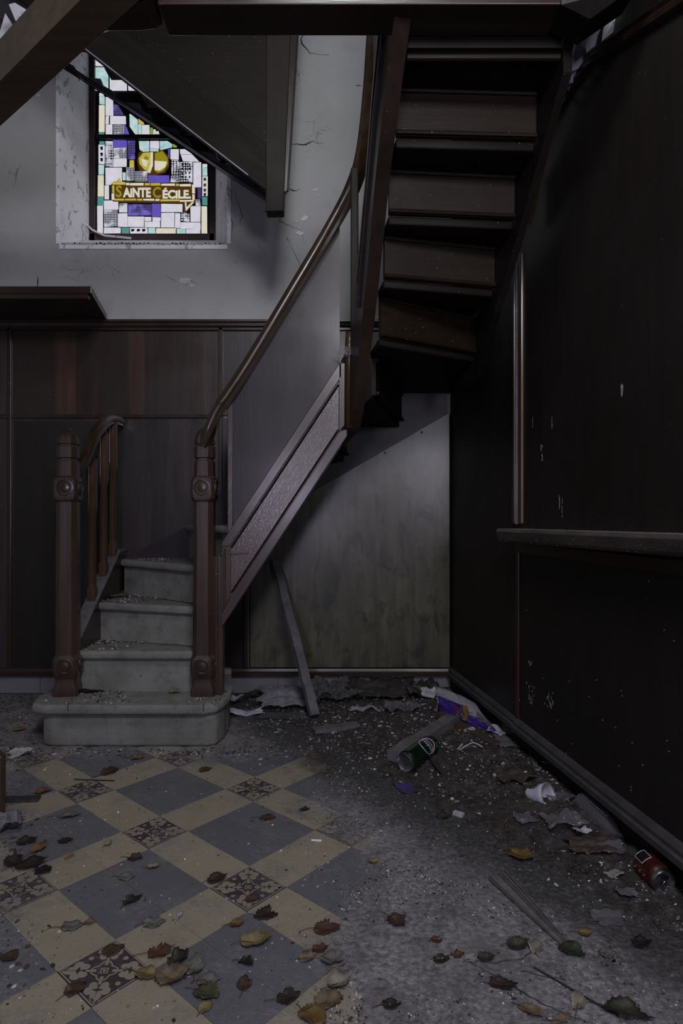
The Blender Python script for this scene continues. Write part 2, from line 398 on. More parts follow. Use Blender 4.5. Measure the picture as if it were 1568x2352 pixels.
def inlay_mesh(w, h):
    m = M(); z = .0006; zi = [0]
    def up_():
        zi[0] += 1; return z + (zi[0] % 7) * .00006
    # unit square centred at 0, scaled to w,h afterwards
    for q in range(4):
        a = q * pi/2 + pi/4; c, s_ = cos(a), sin(a)
        def pt(d, l): return (d*c - l*s_, d*s_ + l*c)
        for d, l, r1, r2 in ((.50, 0, .125, .085), (.405, .115, .082, .078), (.405, -.115, .082, .078), (.30, .085, .072, .062), (.30, -.085, .072, .062), (.40, 0, .09, .07)):
            x, y = pt(d, l); disc(m, x, y, r1, r2, a, up_())
        for sd in (1, -1):   # tip cut by the dark vein: two slim halves
            zz_ = up_(); m.add([(*pt(.56, sd*.0), zz_), (*pt(.648, 0), zz_), (*pt(.53, sd*.078), zz_)], [(0,1,2)])
            m.cur = 1; m.add([(*pt(.36, 0), .0013), (*pt(.42, sd*.012), .0013), (*pt(.385, sd*.085), .0013)], [(0,1,2)]); m.cur = 0
        m.cur = 1; m.add([(*pt(.30, -.010), .0013), (*pt(.57, 0), .0013), (*pt(.30, .010), .0013)], [(0,1,2)]); m.cur = 0
        m.add([(*pt(.12, -.030), z), (*pt(.28, -.020), z), (*pt(.28, .020), z), (*pt(.12, .030), z)], [(0,1,2,3)])
        # curved links round the heart of the tile
        for sg in (1, -1):
            pts = []
            for t in range(5):
                f = t/4; d0 = lerp(.17, .20, f); ang = a + sg*lerp(.16, .785, f); rr = lerp(.20, .135, f)
                pts.append((rr*cos(ang), rr*sin(ang), rr))
            vs = []
            for (x, y, rr) in pts:
                k = (rr + .016)/rr; k2 = (rr - .016)/rr; vs += [(x*k, y*k, z), (x*k2, y*k2, z)]
            m.add(vs, [(2*t, 2*t+1, 2*t+3, 2*t+2) for t in range(4)])
        b = q*pi/2; disc(m, .375*cos(b), .375*sin(b), .042, .042, 0, z, 10)
        # thin pale border line
        e = .488
        p0 = (e*math.sqrt(2)*cos(a), e*math.sqrt(2)*sin(a)); p1 = (e*math.sqrt(2)*cos(a+pi/2), e*math.sqrt(2)*sin(a+pi/2)); k = .955
        m.add([(*p0, z), (*p1, z), (p1[0]*k, p1[1]*k, z), (p0[0]*k, p0[1]*k, z)], [(0,1,2,3)])
    n = 4
    ring = [(.085*cos(2*pi*t/n), .085*sin(2*pi*t/n), z) for t in range(n)] + [(.058*cos(2*pi*t/n), .058*sin(2*pi*t/n), z) for t in range(n)]
    disc(m, 0, 0, .030, .030, 0, z, 8)
    m.add(ring, [(t, (t+1) % n, n+(t+1) % n, n+t) for t in range(n)])
    me = bpy.data.meshes.new('inlay'); me.from_pydata([((x+.5)*w, (y+.5)*h, zz) for x, y, zz in m.v], [], m.f); me.polygons.foreach_set('material_index', m.mi)
    bm = bmesh.new(); bm.from_mesh(me)
    for f in bm.faces:
        f.normal_update()
        if f.normal.z < 0: f.normal_flip()
    bm.to_mesh(me); bm.free(); me.materials.append(t_inlay); me.materials.append(t_plum); return me
wi1, wj1 = S, S*ASP; wi2, wj2 = S*WI/2, S*ASP*WJ/2
TM = {}
for a in (0, 1):
    for b in (0, 1):
        mat = {(0,0): t_plum, (1,1): t_blue, (0,1): t_cream, (1,0): t_cream}[(a, b)]
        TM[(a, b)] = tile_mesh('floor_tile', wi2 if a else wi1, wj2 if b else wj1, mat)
IN = inlay_mesh(wi1, wj1)
cells = []
for i in range(-24, 30):
    for j in range(-26, 26):
        c = (G(i, j) + G(i+1, j+1)) / 2
        if c.x < -2.55 or c.y < .9 or c.y > 3.45 or c.x > .58 + .152*(3.5 - c.y): continue
        # under the bottom step
        if -1.24 < c.x < -.52 and c.y > 2.76: continue
        if c.x < -1.25 and c.y > 3.3: continue
        vis = c.y > 1.12 and abs(c.x) < .56 * c.y + .05
        cells.append((0 if vis else 1, i, j, c))
vis = [c for c in cells if c[0] == 0]
vis.sort(key=lambda c: c[3].y)
print('visible tiles', len(vis))
rest = M(); 
for q, (fl, i, j, c) in enumerate(vis + [c for c in cells if c[0] == 1]):
    a = 0 if i % 3 == 0 else 1; b = 0 if j % 3 == 0 else 1
    dz = rng.uniform(-.0004, .0004); p = G(i, j)
    if q < 296 and fl == 0:
        o = link(bpy.data.objects.new('floor_tile', TM[(a, b)])); o.parent = floor
        o.location = (p.x, p.y, dz); o.rotation_euler = (rng.uniform(-.002,.002), rng.uniform(-.002,.002), TH)
        if (a, b) == (0, 0):
            o['label'] = 'patterned tile with beige leaf motif on plum ground'
            n_ = link(bpy.data.objects.new('inlay', IN)); n_.parent = o
    else:
        rest.cur = {(0,0): 0, (1,1): 1}.get((a, b), 2)
        w, h = (wi2 if a else wi1), (wj2 if b else wj1)
        def T(x, y, z): return (p.x + x*cos(TH) - y*sin(TH), p.y + x*sin(TH) + y*cos(TH), z)
        rest.prism([T(.001,.001,-.012), T(w-.001,.001,-.012), T(w-.001,h-.001,-.012), T(.001,h-.001,-.012)], (0,0,.012))
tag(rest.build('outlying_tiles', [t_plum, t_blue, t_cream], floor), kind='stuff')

# ------------------------------------------------------------ setting: walls
YB = 3.5
OL, OR_, OB, OT = -1.562, -.632, 2.487, 4.05     # window opening on the face of the wall
GL, GR, GB, YG = -1.49, -.755, 2.620, 3.76       # and at the glass
wall = M()
wall.box((-2.65, YB, 0), (OL, YB+.3, 4.1)).box((OR_, YB, 0), (1.1, YB+.3, 4.1)).box((OL, YB, 0), (OR_, YB+.3, OB)).box((OL, YB, OT), (OR_, YB+.3, 4.1))
wall_back = tag(wall.build('wall_back', plaster), kind='structure')
# splayed reveals and sloping sill of the window opening
def quadslab(pts, nrm, th):
    return M().prism(pts, Vector(nrm) * th)
M().prism([(OL+.001,YB-.003,OB),(GL,YG,GB),(GL,YG,4.04),(OL+.001,YB-.003,4.04)], (-.02,0,0)).build('window_reveal', plaster_pit, wall_back)['label'] = 'pitted whitish left side of the window recess'
M().prism([(OR_-.001,YB-.003,OB),(GR,YG,GB),(GR,YG,4.04),(OR_-.001,YB-.003,4.04)], (.02,0,0)).build('window_reveal', plaster_pit, wall_back)['label'] = 'cracked narrow right side of the window recess'
M().prism([(OL,YB-.004,OB),(OR_,YB-.004,OB),(GR+.02,YG,GB),(GL-.02,YG,GB)], (0,0,-.03)).build('window_sill', plaster_pit, wall_back)['label'] = 'sloping sill of the window recess'
for k in range(26):   # flaked rough lower lip of the recess
    pass
lip = M(); r2 = random.Random(3)
for k in range(46):
    x = lerp(OL+.02, OR_-.01, k/45); s_ = r2.uniform(.006, .02)
    lip.box((x-s_, YB-.008, OB-.005), (x+s_, YB+.004, OB+r2.uniform(.0, .005)), Matrix.Rotation(r2.uniform(-.25,.25), 3, 'Y'))
tag(lip.build('flaking_plaster_edge', simple('flaky_white_paint', (.5,.49,.53), .8, dirt=.3), wall_back), kind='stuff')
# long cracks and flaked patches drawn from the photograph, as shallow relief
def wallpath(pts, r, mat, name='crack', Y=YB):
    m = M(); P = [W(u, v, Y) for u, v in pts]; Q = []
    for a, b in zip(P, P[1:]):
        for t in range(5): Q.append(a.lerp(b, t/5) + Vector((r2.uniform(-.004,.004), 0, r2.uniform(-.004,.004))))
    Q.append(P[-1]); n = len(Q)
    m.sweep(Q, [(-r,0),(0,-.0012),(r,0),(0,.0012)], up=Vector((0,1,0)), scale=[max(.25, 1-abs(2*q/n-.7)) for q in range(n)])
    return m.build(name, mat, wall_back)
m_crack = simple('crack_shadow_dirt', (.035, .033, .032), .95)
for pts, r in (([(668,330),(700,332),(716,324),(742,330)], .0045), ([(660,432),(675,438),(690,436)], .004), ([(815,197),(832,196)], .003),
               ([(650,495),(640,505),(655,515),(690,528),(700,560)], .0022), ([(700,68),(690,95),(712,122),(755,127)], .0045),
               ([(660,548),(690,610),(700,640)], .0014), ([(540,440),(556,500),(548,520)], .0018), ([(45,380),(30,430)], .002), ([(86,633),(86,668)], .004),
               ([(380,632),(410,650)], .0012), ([(430,640),(455,655)], .0012), ([(522,470),(535,520),(530,555)], .002), ([(600,490),(615,480),(640,486)], .0018)):
    wallpath(pts, r, m_crack)
m_fresh = simple('bare_white_gypsum', (.55, .55, .56), .9, dirt=.1)
def flakep(cu, cv, w, h, seed, n=11, Y=YB, mat=m_fresh):
    rr = random.Random(seed); c = W(cu, cv, Y); sc = Y/1450
    pts = [(c.x + w*sc*cos(2*pi*q/n)*rr.uniform(.35,1), Y-.0025, c.z + h*sc*sin(2*pi*q/n)*rr.uniform(.35,1)) for q in range(n)]
    return M().prism(pts, (0,.003,0)).build('flaked_patch', mat, wall_back)
for q in ((427,645,22,9), (440,655,14,6), (700,502,13,10), (690,536,14,7), (725,437,9,6), (733,450,5,4), (680,508,6,5)): flakep(*q, seed=int(q[0]))

# wainscot on the back wall: everything below the cap is wood, proud of the plaster
ZC = 2.052
def part(m, name, mat, parent, label=None, **kw):
    o = m.build(name, mat, parent, **kw)
    if label: o['label'] = label
    return o
YP = 3.478
part(M().box((-2.6, YP, .145), (-1.835, YB, 2.02)), 'wainscot_panel', pn_dark, wall_back)
part(M().box((-1.815, YP, 1.535), (-.675, YB, 2.02)), 'wainscot_panel', pn_back, wall_back, 'red-brown upper panel under the window')
part(M().box((-.655, YP, 1.535), (.60, YB, 2.02)), 'wainscot_panel', pn_dark, wall_back)
part(M().box((-1.815, YP, .145), (-.675, YB, 1.518)), 'wainscot_panel', pn_dark, wall_back)
part(M().box((-.655, YP, .145), (-.50, YB, 1.518)), 'wainscot_panel', pn_dark, wall_back)
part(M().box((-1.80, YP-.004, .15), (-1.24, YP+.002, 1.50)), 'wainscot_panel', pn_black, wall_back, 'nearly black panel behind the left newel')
for x in (-1.825, -.665):
    part(M().box((x-.012, YP-.012, .14), (x+.012, YB, 2.03)), 'panel_bead', wd_z, wall_back, bevel=.004)
part(M().box((-2.6, YP-.010, 1.516), (-.66, YB, 1.537)), 'panel_bead', wd_x, wall_back, bevel=.004)
cap = M()
prof = [(.0,.0),(.034,.0),(.034,-.012),(.026,-.018),(.022,-.032),(.012,-.040),(.012,-.052),(.0,-.056)]
cap.loft([[(x, YP - a, ZC + b) for a, b in prof] for x in (-2.6, .60)])
trim_1 = tag(cap.build('trim_1', wd_x, None), kind='structure')
# boarded ledge at upper left
sh = M().prism([(-2.6,YP,ZC+.002),(-2.6,3.045,ZC+.002),(-1.205,3.045,ZC+.002),(-1.29,YP,ZC+.002)], (0,0,.036))
ledge = thing('wall_ledge', 'dark wooden ledge with a slanted end, high on the left below the window', 'ledge', (-1.9, 3.3, ZC+.002))
sh.build('ledge_board', wd_x, ledge, bevel=.004)
M().box((-2.6, 3.05, ZC-.02), (-1.225, 3.075, ZC+.002)).build('fascia', wd_x, ledge)
# base moulding and cement skirting
def base_bead(x0, x1, y): return [[(x, y - a, .10 + b) for a, b in [(0,0),(.026,0),(.026,.02),(.018,.026),(.014,.040),(.004,.048),(0,.048)]] for x in (x0, x1)]
M1 = M(); M1.loft(base_bead(-2.6, -1.26, YP)); M1.loft(base_bead(-.60, .60, YP))
tag(M1.build('trim_2', wd_x, None), kind='structure')
sk = tag(M().box((-2.6, YP+.004, 0), (.606, YB, .10)).build('baseboard_back', concrete), kind='structure')
for x0, x1 in ((-2.0,-1.66),(-1.655,-1.27),(-.60,-.35),(-.347,.02),(.023,.33),(.333,.60)):
    M().box((x0, YP-.002, .002), (x1, YP+.006, .0985)).build('cement_block', concrete, sk, bevel=.0015)
# wedge shaped panel under the stair, and the bead near its left edge
def slopez(x): return 1.10 + (x + .18) * .578
part(M().prism([(-.50,YP-.002,.148),(.592,YP-.002,.148),(.592,YP-.002,slopez(.592)),(-.50,YP-.002,slopez(-.50))], (0,-.018,0)), 'wainscot_panel', pn_olive, wall_back, 'mildewed olive-brown wedge-shaped panel under the stair', bevel=.002)
part(M().box((-.535, YP-.030, .148), (-.515, YP, .95)), 'panel_bead', wd_z, wall_back, bevel=.004)
part(M().box((-.512, YP-.034, .148), (-.506, YP-.02, .90)), 'panel_bead', m_board, wall_back, 'pale grey edge of the panel bead')
for u, v in ((711,1149),(884,1040),(968,993)):
    c = W(u, v, YP-.02)
    part(M().tube([c + Vector((0,.004,0)), c + Vector((0,-.003,0))], .007, 10), 'screw_head', m_board if u > 720 else m_black, wall_back)

# right wall, slightly splayed towards the camera
XW = lambda Y: .606 + .152 * (3.5 - Y)
ND = Vector((-1, -.152, 0)).normalized()      # points into the room
TD = Vector((.152, -1, 0)).normalized()       # along the wall towards the camera
def RW(Y, z, off=0):  # point on the right wall
    return Vector((XW(Y), Y, z)) + ND * off
rw = M().prism([RW(3.55,0,-.002), RW(.9,0,-.002), RW(.9,0,-.14), RW(3.55,0,-.14)], (0,0,4.1))
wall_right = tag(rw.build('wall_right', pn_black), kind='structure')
def rwbox(y0, y1, z0, z1, off0, off1, name, mat, label=None, parent=None, bevel=0):
    m = M().prism([RW(y0,z0,off0), RW(y1,z0,off0), RW(y1,z0,off1), RW(y0,z0,off1)], (0,0,z1-z0))
    return part(m, name, mat, parent or wall_right, label, bevel=bevel)
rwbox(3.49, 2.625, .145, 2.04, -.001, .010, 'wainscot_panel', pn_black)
# arched head of the panelling: curve of points on the wall
arch_px = [(1180,592),(1184,540),(1192,490),(1207,435),(1228,380),(1255,320),(1283,262),(1312,210),(1340,168),(1370,134),(1420,101),(1490,54),(1568,2),(1640,-46)]
arch = []
for u, v in arch_px:
    Y = 1.138 / ((u - 784)/1450 + .152); arch.append((Y, 1 - (v-1176)/1450*Y))
poly = [RW(Y, z, -.0) for Y, z in arch]
Yend = arch[-1][0]
m = M().prism([RW(arch[0][0],.145,0)] + poly + [RW(Yend,.145,0)], ND*.012)
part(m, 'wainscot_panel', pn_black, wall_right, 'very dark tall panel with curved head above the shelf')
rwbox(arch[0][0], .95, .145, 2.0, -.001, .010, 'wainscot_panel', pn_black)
# mouldings: upright beside the tall panel and curved along its head
rwbox(2.640, 2.612, .95, 2.05, 0, .030, 'panel_moulding', wd_z, bevel=.006)
rwbox(2.606, 2.600, .95, 2.04, 0, .028, 'panel_moulding', m_board, 'thin pale edge of the upright moulding')
rwbox(2.594, 2.560, .95, 2.055, 0, .022, 'panel_moulding', wd_bal, 'honey-brown inner strip of the upright moulding', bevel=.006)
rwbox(2.630, 2.600, .148, .90, 0, .018, 'panel_moulding', wd_z, bevel=.005)
cm = M(); pr = [(-.026,-.006),(-.026,.012),(-.015,.026),(-.004,.018),(.006,.030),(.020,.026),(.026,.010),(.026,-.006)]
cm.sweep([RW(Y, z, .004) for Y, z in arch], pr, up=ND)
part(cm, 'arched_moulding', wd_z, wall_right)
# base moulding of the right wall, in two lengths
def rbase(y0, y1, off):
    pf = [(0,0),(.030,0),(.030,.018),(.020,.022),(.020,.034),(.010,.046),(0,.048)]
    return M().loft([[RW(Y, .10 + b, off + a) for a, b in pf] for Y in (y0, y1)])
m_dusty = simple('dusty_brown_moulding', (.042, .038, .040), .65)
trim_3 = tag(rbase(3.47, 2.62, .006).build('trim_3', m_dusty), kind='structure')
trim_4 = tag(rbase(2.605, .95, .012).build('trim_4', m_dusty), kind='structure')
tag(M().prism([RW(3.49,.0,0), RW(.95,.0,0), RW(.95,.0,.012), RW(3.49,.0,.012)], (0,0,.10)).build('baseboard_right', wd_black), kind='structure')
# paint splashes and scratches
m_splash = simple('white_paint_splash', (.34, .33, .34), .8)
rs = random.Random(5)
for (cu, cv, w, h, n) in ((1225,1590,7,24,16), (1268,1612,10,24,20), (1195,1620,7,16,12), (1224,1525,6,12,7), (1215,1570,3,5,3), (1250,1028,5,8,6), (1251,1050,3,8,4), (1436,898,2,12,6), (1298,1166,1,30,4), (1274,970,1,16,4), (1229,968,1,10,3), (1292,1140,2,40,5)):
    m = M()
    for q in range(n):
        u = cu + rs.gauss(0, w*.5); v = cv + rs.gauss(0, h*.45); Y = 1.138/((u-784)/1450+.152); z = 1-(v-1176)/1450*Y
        a = rs.uniform(.0012, .004) * (.4 if w <= 1 else 1); b = rs.uniform(.003, .010) * (2 if w <= 2 else 1)
        m.prism([RW(Y, z, .0105)+TD*a*cos(t)*rs.uniform(.5,1)+Vector((0,0,b*sin(t)*rs.uniform(.5,1))) for t in [2*pi*e/7 for e in range(7)]], ND*.002)
    part(m, 'paint_splash', m_splash, wall_right)
for _ in range(26):
    u = rs.uniform(1200, 1560); v = rs.uniform(1300, 1830)
    if v > 1650 + (u-1180)*.70: continue
    Y = 1.138/((u-784)/1450+.152); z = 1-(v-1176)/1450*Y
    # (tiny single spots)
    part(M().prism([RW(Y, z, .0105)+TD*.0022*cos(t)+Vector((0,0,.0022*sin(t))) for t in [2*pi*e/6 for e in range(6)]], ND*.002), 'paint_spot', m_splash, wall_right)

# sagging shelf along the right wall
shelf = thing('wall_shelf', 'thick dusty wooden shelf board sagging along the right wall', 'shelf', RW(2.0, .90))
zt = lambda Y: .932 + (2.61 - Y) * .014
rings = []
for q in range(9):
    Y = lerp(2.60, 1.05, q/8); z = zt(Y)
    rings.append([RW(Y, z, .012), RW(Y, z, .108), RW(Y, z-.012, .114), RW(Y, z-.045, .104), RW(Y, z-.055, .09), RW(Y, z-.055, .012)])
M().loft(rings).build('shelf_board', wood('weathered_shelf_wood', (.045,.035,.032), (.085,.068,.062), 'Y', rough=.5, dust=.95, bumpk=.5), shelf, bevel=.002)
rg = M(); 
for q in range(160):
    Y = rs.uniform(1.2, 2.58); o_ = rs.uniform(.015,.11); p = RW(Y, zt(Y)+.001, o_); a = rs.uniform(.0004,.0012)
    if q % 2: p = RW(Y, zt(Y)-rs.uniform(.005,.05), .111)
    rg.box(p-Vector((a,a,a)), p+Vector((a,a,a*.8)), Matrix.Rotation(rs.uniform(0,3),3,'Z'))
tag(rg.build('plaster_specks', m_board, shelf), kind='stuff')
rwbox(2.55, 1.0, .84, .877, .010, .05, 'shelf_bearer', wd_y)

# ceiling and left wall close the room
tag(M().box((-2.7, .6, 4.1), (1.4, 3.85, 4.2)).build('ceiling', simple('sooty_ceiling', (.08,.075,.07), .9)), kind='structure')
tag(M().box((-2.75, .6, 0), (-2.62, 3.85, 4.1)).build('wall_left', plaster), kind='structure')

# ------------------------------------------------------------ window with stained glass
def glassmat(name, c, strength, hatch=0, c2=None):
    k = N(name); p = k.pos(); n1 = k.noise(p, 26, 4, .6, .5)
    col = k.mix(k.ramp(n1, [(.3, 0), (.7, 1)]), c, c2 or tuple(q*.86 for q in c))
    if hatch:
        ln = None
        for ax, sc in (('X', hatch), ('Z', hatch*.92)):
            w = k.n('ShaderNodeTexWave', bands_direction=ax); k.put(w.inputs['Vector'], p); w.inputs['Scale'].default_value = sc
            w.inputs['Distortion'].default_value = .8; w.inputs['Detail'].default_value = 2
            l = k.ramp(w.outputs['Fac'], [(.22, 1), (.42, 0)]); ln = l if ln is None else k.math('MAXIMUM', ln, l)
        ln = k.math('MULTIPLY', ln, k.ramp(k.noise(p, 13, 3), [(.42, 0), (.52, 1)]))
        col = k.mix(ln, col, (.01, .01, .02))
    k.put(k.b.inputs['Emission Color'], col); k.b.inputs['Emission Strength'].default_value = strength
    return k.fin((.02,.02,.02), .25, None, .5)
GW = glassmat('milky_white_glass', (.66, .64, .72), 1.0)
GH = glassmat('white_glass_with_brushed_hatching', (.64, .64, .74), .95, hatch=34)
GK = glassmat('white_glass_with_coarse_hatching', (.64, .64, .72), .95, hatch=22)
GT = glassmat('pale_teal_glass', (.26, .50, .50), 1.0, c2=(.55,.68,.68))
GD = glassmat('deep_teal_glass', (.07, .26, .24), 1.0)
GV = glassmat('violet_glass', (.13, .09, .50), .95, c2=(.10,.07,.38))
GVH = glassmat('violet_glass_with_hatching', (.17, .13, .55), .9, hatch=34)
GY = glassmat('yellow_glass', (.40, .34, .03), 1.0, c2=(.55,.45,.12))
GG = glassmat('olive_gold_glass', (.27, .235, .012), 1.0)
GA = glassmat('brown_amber_glass', (.080, .036, .004), .9)
GC = glassmat('cream_glass', (.70, .66, .52), 1.0)
GN = glassmat('lime_glass', (.22, .38, .05), 1.0)
m_lead = simple('black_lead_cames', (.010, .010, .013), .45, dirt=0)
win = thing('window_1', None, None, ((GL+GR)/2, YG, GB), kind='structure')
M().box((GL-.02, YG+.004, GB-.02), (GR+.02, YG+.03, 4.04)).build('leading', m_lead, win)
def cw(x, y): return W(130 + x/3.824, 160 + y/3.824, YG)
def pane(pts, mat, z=0, name='pane', label=None):
    P = [cw(x, y) + Vector((0, -.001 - z, 0)) for x, y in pts]
    o = M().prism(P, (0, .005, 0)).build(name, mat, win)
    if label: o['label'] = label
    return o
def rect(x0, y0, x1, y1, mat, **k):
    rr = random.Random(int(x0*7+y0)); j = lambda: rr.uniform(-2, 2)
    return pane([(x0+j(),y0+j()),(x1+j(),y0+j()),(x1+j(),y1+j()),(x0+j(),y1+j())], mat, **k)
for r_ in [(375,205,412,230,GW),(375,237,420,300,GT),(370,310,420,545,GC),(370,552,415,572,GD),(375,628,420,655,GD),(368,662,420,826,GW),(368,838,414,920,GT),(362,928,412,1112,GC),
    (360,1120,410,1190,GD),(358,1197,405,1436,GW),(430,240,495,400,GW),(430,407,457,475,GW),(470,407,605,475,GW),(430,482,490,572,GW),(497,482,590,572,GH),
    (718,480,742,575,GT),(748,487,815,575,GW),(822,510,842,575,GN),(848,525,866,575,GW),(870,540,897,575,GW),
    (430,630,490,850,GK),(497,620,615,680,GV),(497,687,612,775,GH),(497,782,612,850,GW),(624,625,688,785,GVH),(820,628,898,690,GW),(820,694,895,718,GT),(640,795,678,855,GY),
    (1000,700,1070,785,GW),(1008,792,1072,925,GK),(1080,812,1192,990,GK),(1000,930,1075,985,GH),(1200,815,1270,1030,GW),(1280,828,1322,855,GW),
    (428,860,572,1010,GW),(580,905,606,970,GT),(612,860,680,975,GH),(688,892,795,978,GH),(803,930,988,990,GV),
    (1280,860,1322,930,GT),(1280,938,1324,1110,GW),(1278,1122,1322,1188,GD),(1272,1200,1320,1455,GC),(1238,1040,1268,1130,GVH),
    (416,1150,540,1225,GW),(550,1175,620,1250,GH),(630,1185,832,1278,GVH),(838,1180,910,1290,GV),(918,1180,1105,1250,GW),(418,1232,530,1378,GH),(540,1262,620,1378,GW),(626,1290,765,1378,GW),
    (772,1292,830,1328,GW),(772,1336,908,1382,GW),(840,1297,910,1329,GW),(918,1258,1032,1385,GW),(1040,1260,1085,1388,GW),(1094,1258,1166,1332,GK),(1175,1200,1262,1335,GW),(1090,1342,1262,1395,GW),
    (1222,1138,1264,1192,GH),(420,1016,458,1138,GW),
    (415,1388,562,1436,GW),(572,1390,636,1438,GD),(645,1388,797,1440,GW),(805,1390,865,1440,GT),(872,1392,1045,1446,GC),(1055,1396,1130,1448,GT),(1138,1400,1260,1452,GW)]:
    rect(*r_)
for pts, m_ in (([(500,300),(540,310),(590,398),(505,398)], GVH), ([(595,478),(612,500),(640,572),(596,572)], GV), ([(640,388),(660,398),(712,440),(712,574),(690,568),(642,500)], GT),
    ([(718,430),(765,465),(765,480),(720,474)], GY), ([(900,560),(958,606),(860,600),(720,585)], GD), ([(722,628),(812,628),(812,720),(760,722),(728,700)], GT),
    ([(905,628),(975,628),(1015,655),(1010,680),(908,704)], GT), ([(1022,652),(1056,672),(1050,680),(1020,678)], GN),
    ([(1082,700),(1125,698),(1185,738),(1085,740)], GW), ([(1090,747),(1190,745),(1250,806),(1108,802)], GW), ([(978,700),(992,700),(988,775),(980,775)], GV)):
    pane(pts, m_)
# the two round gold shapes above the banner
pane([(722,725),(770,700),(850,712),(930,705),(985,760),(985,850),(950,905),(860,925),(790,925),(725,880),(705,800)], GA, -.0006, label='brown amber ground of the gold emblem')
for pts, m_, z in (([(760,733),(826,728),(832,800),(812,895),(770,880),(728,830),(722,780)], GY, .002), ([(846,728),(846,840),(822,908),(800,905),(826,830),(828,728)], GC, .004),
    ([(745,785),(800,800),(790,860),(760,840)], GC, .004), ([(865,735),(930,716),(975,775),(978,830),(940,890),(890,908),(862,890)], GG, .002), ([(862,803),(970,812),(955,858),(905,890),(862,885)], GC, .004),
    ([(775,760),(812,770),(806,800),(770,790)], GG, .004)):
    pane(pts, m_, z)
# banner
pane([(478,1012),(500,985),(1190,1002),(1222,1040),(1222,1150),(1200,1185),(1140,1245),(1118,1250),(1110,1172),(500,1160),(478,1140)], GA, .001, 'banner', 'amber banner across the glass')
for r_ in [(495,990,605,1012,GY),(612,998,640,1015,GC),(645,999,765,1018,GC),(775,1001,820,1019,GY),(828,1001,912,1019,GY),(920,1004,1040,1021,GC),(1050,1006,1075,1022,GY),(1082,1008,1180,1025,GC),
    (505,1137,595,1150,GY),(603,1137,700,1150,GY),(708,1137,752,1151,GY),(762,1138,860,1152,GC),(868,1139,903,1153,GC),(912,1142,1078,1157,GY),(1085,1148,1205,1161,GC),
    (490,1020,507,1085,GY),(486,1090,508,1145,GC),(1190,1015,1215,1090,GC),(1192,1098,1212,1143,GC)]:
    rect(*r_, z=.004)
pane([(515,988),(556,950),(570,984)], GY, .002)
pane([(1126,1166),(1140,1166),(1142,1212),(1190,1166),(1205,1167),(1135,1245)], GC, .004)
for y in (680,733,780): pane([(384,y),(406,y-2),(406,y+26),(390,y+28)], m_lead, .003, 'painted_mark')
for y in (955,1005,1050,1088): pane([(1290,y),(1312,y-4),(1314,y+20),(1292,y+24)], GA, .003, 'painted_mark')
for x in (655,705,752): pane([(x,1402),(x+28,1400),(x+26,1420),(x+2,1424)], m_lead, .003, 'painted_mark')
for q in range(12):
    x = 1022 + (q % 2)*26; y = 806 + (q//2)*18
    pane([(x,y),(x+11,y),(x+11,y+9),(x,y+9)], m_lead, .003, 'painted_mark')
for q in range(12):
    x = 1098 + (q % 3)*32; y = 830 + (q//3)*36
    pane([(x,y),(x+10,y-2),(x+12,y+13),(x+1,y+15)], m_lead, .003, 'painted_mark')
def glass_text(txt, x0, x1, y0, y1, mat, bold=.02):
    cu = bpy.data.curves.new('t', 'FONT'); cu.body = txt; cu.extrude = 0; cu.offset = bold; cu.resolution_u = 3
    to = link(bpy.data.objects.new('t', cu)); bpy.context.view_layer.update()
    me = bpy.data.meshes.new_from_object(to.evaluated_get(bpy.context.evaluated_depsgraph_get()))
    bpy.data.objects.remove(to); bpy.data.curves.remove(cu)
    xs = [v.co.x for v in me.vertices]; ys = [v.co.y for v in me.vertices]
    a, b = min(xs), max(xs); c, d = min(ys), max(ys)
    org = ORG[win]
    for v in me.vertices:
        X = lerp(x0, x1, (v.co.x-a)/(b-a)); Yy = lerp(y1, y0, (v.co.y-c)/(d-c))
        v.co = cw(X, Yy) + Vector((0,-.0062,0)) - org
    me.materials.append(mat); o = link(bpy.data.objects.new('lettering', me)); o.parent = win; ORG[o] = org
    return o
glass_text('S', 522, 576, 1020, 1126, GG, .03); glass_text('AiNTE', 585, 830, 1040, 1126, GC, .045)
glass_text('C', 846, 918, 1034, 1132, GG, .03); glass_text('ÉCiLE.', 932, 1182, 1042, 1138, GC, .045)
M().box((GL-.01, YG-.016, cw(0,618).z), (GR+.01, YG-.002, cw(0,582).z)).build('saddle_bar', m_lead, win)
# glass above the stair that crosses the window, plain leaded rows
for a in range(5):
    for b in range(6):
        x0 = 300 + b*165; y1 = 180 - a*215
        rect(x0, y1-200, x0+152, y1, GW if (a+b) % 3 else GT)
fr = M(); wf = .026
fr.box((GL-.02, YG-.02, GB-.01), (GL+wf, YG+.002, 4.04)).box((GR-wf, YG-.02, GB-.01), (GR+.02, YG+.002, 4.04)).box((GL, YG-.02, GB-.01), (GR, YG+.002, GB+.03))
fr.build('window_frame', simple('rusty_black_iron', (.020,.018,.028), .5, c2=(.06,.028,.018), scale=22), win)
# pile of crumbs in the sill and drooping paper-thin flake
M().tube([W(195,512,3.72), W(212,528,3.72), W(240,541,3.70), W(300,547,3.62)], .006, 6).build('mortar_bead', plaster_pit, win)

# ------------------------------------------------------------ staircase
RISE = .187
st = thing('staircase', 'dark wooden winding staircase with carpeted lower steps and solid balustrade', 'staircase', (-.9, 2.9, 0))
def bez(pts, n=8):
    out = []
    for i in range(len(pts)-1):
        p0 = Vector(pts[max(i-1,0)]); p1 = Vector(pts[i]); p2 = Vector(pts[i+1]); p3 = Vector(pts[min(i+2,len(pts)-1)])
        for t in range(n):
            t = t/n; out.append(.5*((2*p1)+(p2-p0)*t+(2*p0-5*p1+4*p2-p3)*t*t+(3*p1-p0-3*p2+p3)*t*t*t))
    out.append(Vector(pts[-1])); return out
